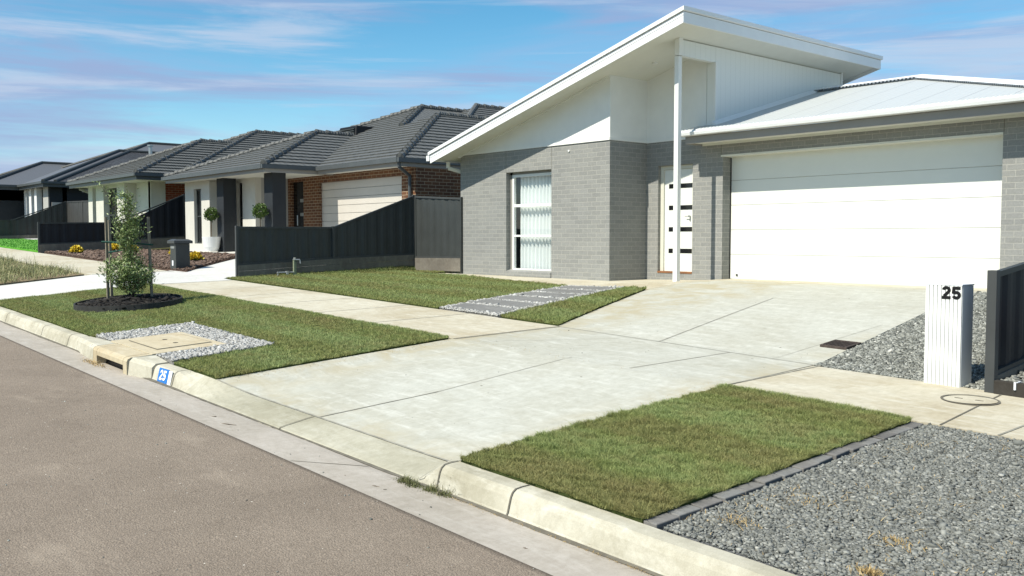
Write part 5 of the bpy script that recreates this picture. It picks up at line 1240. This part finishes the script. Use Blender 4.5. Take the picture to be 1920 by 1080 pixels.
# ================================================================= HOUSE 2 (white render, tiles)
z2 = E - .08; He2 = E + 2.33
H2 = thing('white_rendered_house', (-38, 13, z2), 'white rendered house with charcoal tiled roof and red brick side', 'house')
mb = MB(); edges = []
pl, ed = hip_planes(-42.2, -34.1, 11.8, 27, He2, .42)
for k_ in ('front', 'right', 'left'): tile_plane(mb, pl[k_], 'tile_charcoal', .32, .045)
edges += [ed[0], ed[1], ed[4]]
pl, ed = hip_planes(-45.2, -33.7, 13.2, 30, He2, .42)
for k_ in ('front', 'right'): tile_plane(mb, pl[k_], 'tile_charcoal', .32, .045)
mb.face(pl['left'], 'tile_charcoal'); mb.face(pl['back'], 'tile_charcoal'); edges += [ed[0], ed[1], ed[4]]
r2 = mb.build('roof', H2); 
for e_ in edges:
    mb = MB(); caps(mb, [e_], 'tile_charcoal', .10); mb.build('ridge_tiles', r2)
eaves(H2, [(-42.2, -34.1, 11.8, 26), (-45.2, -42.2, 13.2, 26)], He2, .45, 'gutter_dark', 'gutter_dark', 'cream_render', .2)
wt2 = He2 - .2; mb = MB()
mb.box(-41.3, -40.75, 12.3, 12.8, z2 - .3, wt2, 'cream_render'); mb.box(-40.3, -39.35, 12.3, 12.8, z2 - .3, wt2, 'cream_render'); mb.box(-37.75, -36.9, 12.3, 12.7, z2 - .3, wt2, 'cream_render')
mb.box(-39.35, -37.75, 12.45, 12.6, E + 2.0, wt2, 'cream_render'); mb.box(-37.1, -36.9, 12.7, 12.75, z2 - .3, wt2, 'cream_render')
mb.box(-37.2, -35.4, 12.75, 13.0, z2 - .3, wt2, 'cream_render'); mb.box(-35.6, -35.35, 12.75, 13.3, z2 - .3, wt2, 'cream_render'); mb.box(-41.3, -39.3, 13.2, 13.4, z2 - .3, wt2, 'cream_render')
mb.build('rendered_wall', H2)
mb = MB(); mb.box(-35.55, -35.37, 13.3, 26, z2 - .3, wt2, 'red_brick'); mb.build('brick_wall', H2)
mb = MB(); mb.box(-35.40, -35.34, 13.9, 14.9, E + .9, E + 1.35, 'black_glass'); mb.build('side_window', H2)
mb = MB(); xa, xb, za, zb, y = -39.3, -37.8, z2, E + 2.0, 12.5
for a in ((xa, xa + .07, za, zb), (xb - .07, xb, za, zb), ((xa + xb) / 2 - .04, (xa + xb) / 2 + .04, za, zb), (xa + .07, xb - .07, zb - .07, zb), (xa + .07, xb - .07, E + .9, E + .96)): mb.box(a[0], a[1], y, y + .06, a[2], a[3], 'charcoal_metal')
w_ = mb.build('window', H2); mb = MB(); mb.box(xa + .07, xb - .07, y + .03, y + .04, za, zb - .07, 'black_glass'); mb.build('pane', w_)
mb = MB(); mb.bar((-42.1, 12.2, He2 - .25), (-41.4, 12.6, He2 - .5), .05, 'taupe_fascia'); mb.build('downpipe', H2)

# ================================================================= HOUSE 3 (dark metal roof)
z3 = E + .30; He3 = E + 2.72
H3 = thing('dark_metal_roof_house', (-54, 13, z3), 'dark grey house with metal hip roof and sunlit entry wall put in as white uprights at far left', 'house')
mb = MB(); edges = []
for (a, b, c_, d, t, ee) in ((-60.3, -53.0, 10.8, 27, .40, (0, 1, 4)), (-59.1, -48.5, 12.4, 28, .40, (0, 1, 4)), (-62.6, -48.5, 12.95, 34, .40, (0, 1, 4))):
    pl, ed = hip_planes(a, b, c_, d, He3, t)
    for k_ in pl: mb.face(pl[k_], 'metal_roof_ribs')
    edges += [ed[i] for i in ee]
r3 = mb.build('roof', H3); 
for e_ in edges:
    mb = MB(); caps(mb, [e_], 'charcoal_metal', .09, step=False); mb.build('ridge_cap', r3)
eaves(H3, [(-60.3, -53.0, 10.8, 20), (-53.0, -48.5, 12.4, 26)], He3, .45, 'gutter_dark', 'gutter_dark', 'gutter_dark', .22)
wt3 = He3 - .22; mb = MB()
mb.box(-53.6, -49.0, 13.4, 13.6, z3 - .3, wt3, 'dark_render'); mb.box(-49.2, -49.0, 12.8, 26, z3 - .3, wt3, 'dark_render'); mb.box(-50.1, -49.2, 12.8, 13.0, z3 - .3, wt3, 'stone_shade_render'); mb.box(-54.1, -53.7, 12.8, 13.0, z3 - .3, wt3, 'stone_shade_render')
mb.box(-60, -56.6, 11.6, 11.8, z3 - .3, wt3, 'stone_shade_render'); mb.box(-53.8, -53.6, 11.3, 13.4, z3 - .3, wt3, 'dark_render'); mb.build('rendered_wall', H3)
for xa in (-53.25, -52.3, -51.3):
    mb = MB(); mb.box(xa, xa + .42, 12.7, 12.95, z3 - .3, wt3, 'ceramic_white'); mb.build('lit_wall_strip', H3)  # sunlit wall portions between dark columns, put in as white uprights
mb = MB(); mb.box(-56.6, -53.8, 11.75, 11.8, E + 1.95, wt3, 'orange_timber'); mb.box(-53.795, -53.6, 11.3, 13.0, E + 1.95, wt3, 'orange_timber'); mb.build('timber_lining', H3)
mb = MB(); mb.box(-56.5, -54.6, 11.9, 11.95, z3, E + 1.95, 'black_glass')
for xq in (-56.5, -54.68): mb.box(xq, xq + .08, 11.86, 11.92, z3, E + 1.95, 'charcoal_metal')
mb.build('window', H3)
mb = MB(); mb.box(-49.0, -48.97, 12.9, 13.35, E + .9, E + 1.75, 'stone_panel'); mb.build('meter_panel', H3)
mb = MB(); mb.bar((-52.6, 19.0, E + 4.1), (-52.6, 19.0, E + 5.1), .10, 'steel', 12); mb.bar((-52.6, 19.0, E + 5.1), (-52.6, 19.0, E + 5.18), .16, 'steel', 12); mb.build('flue', H3)
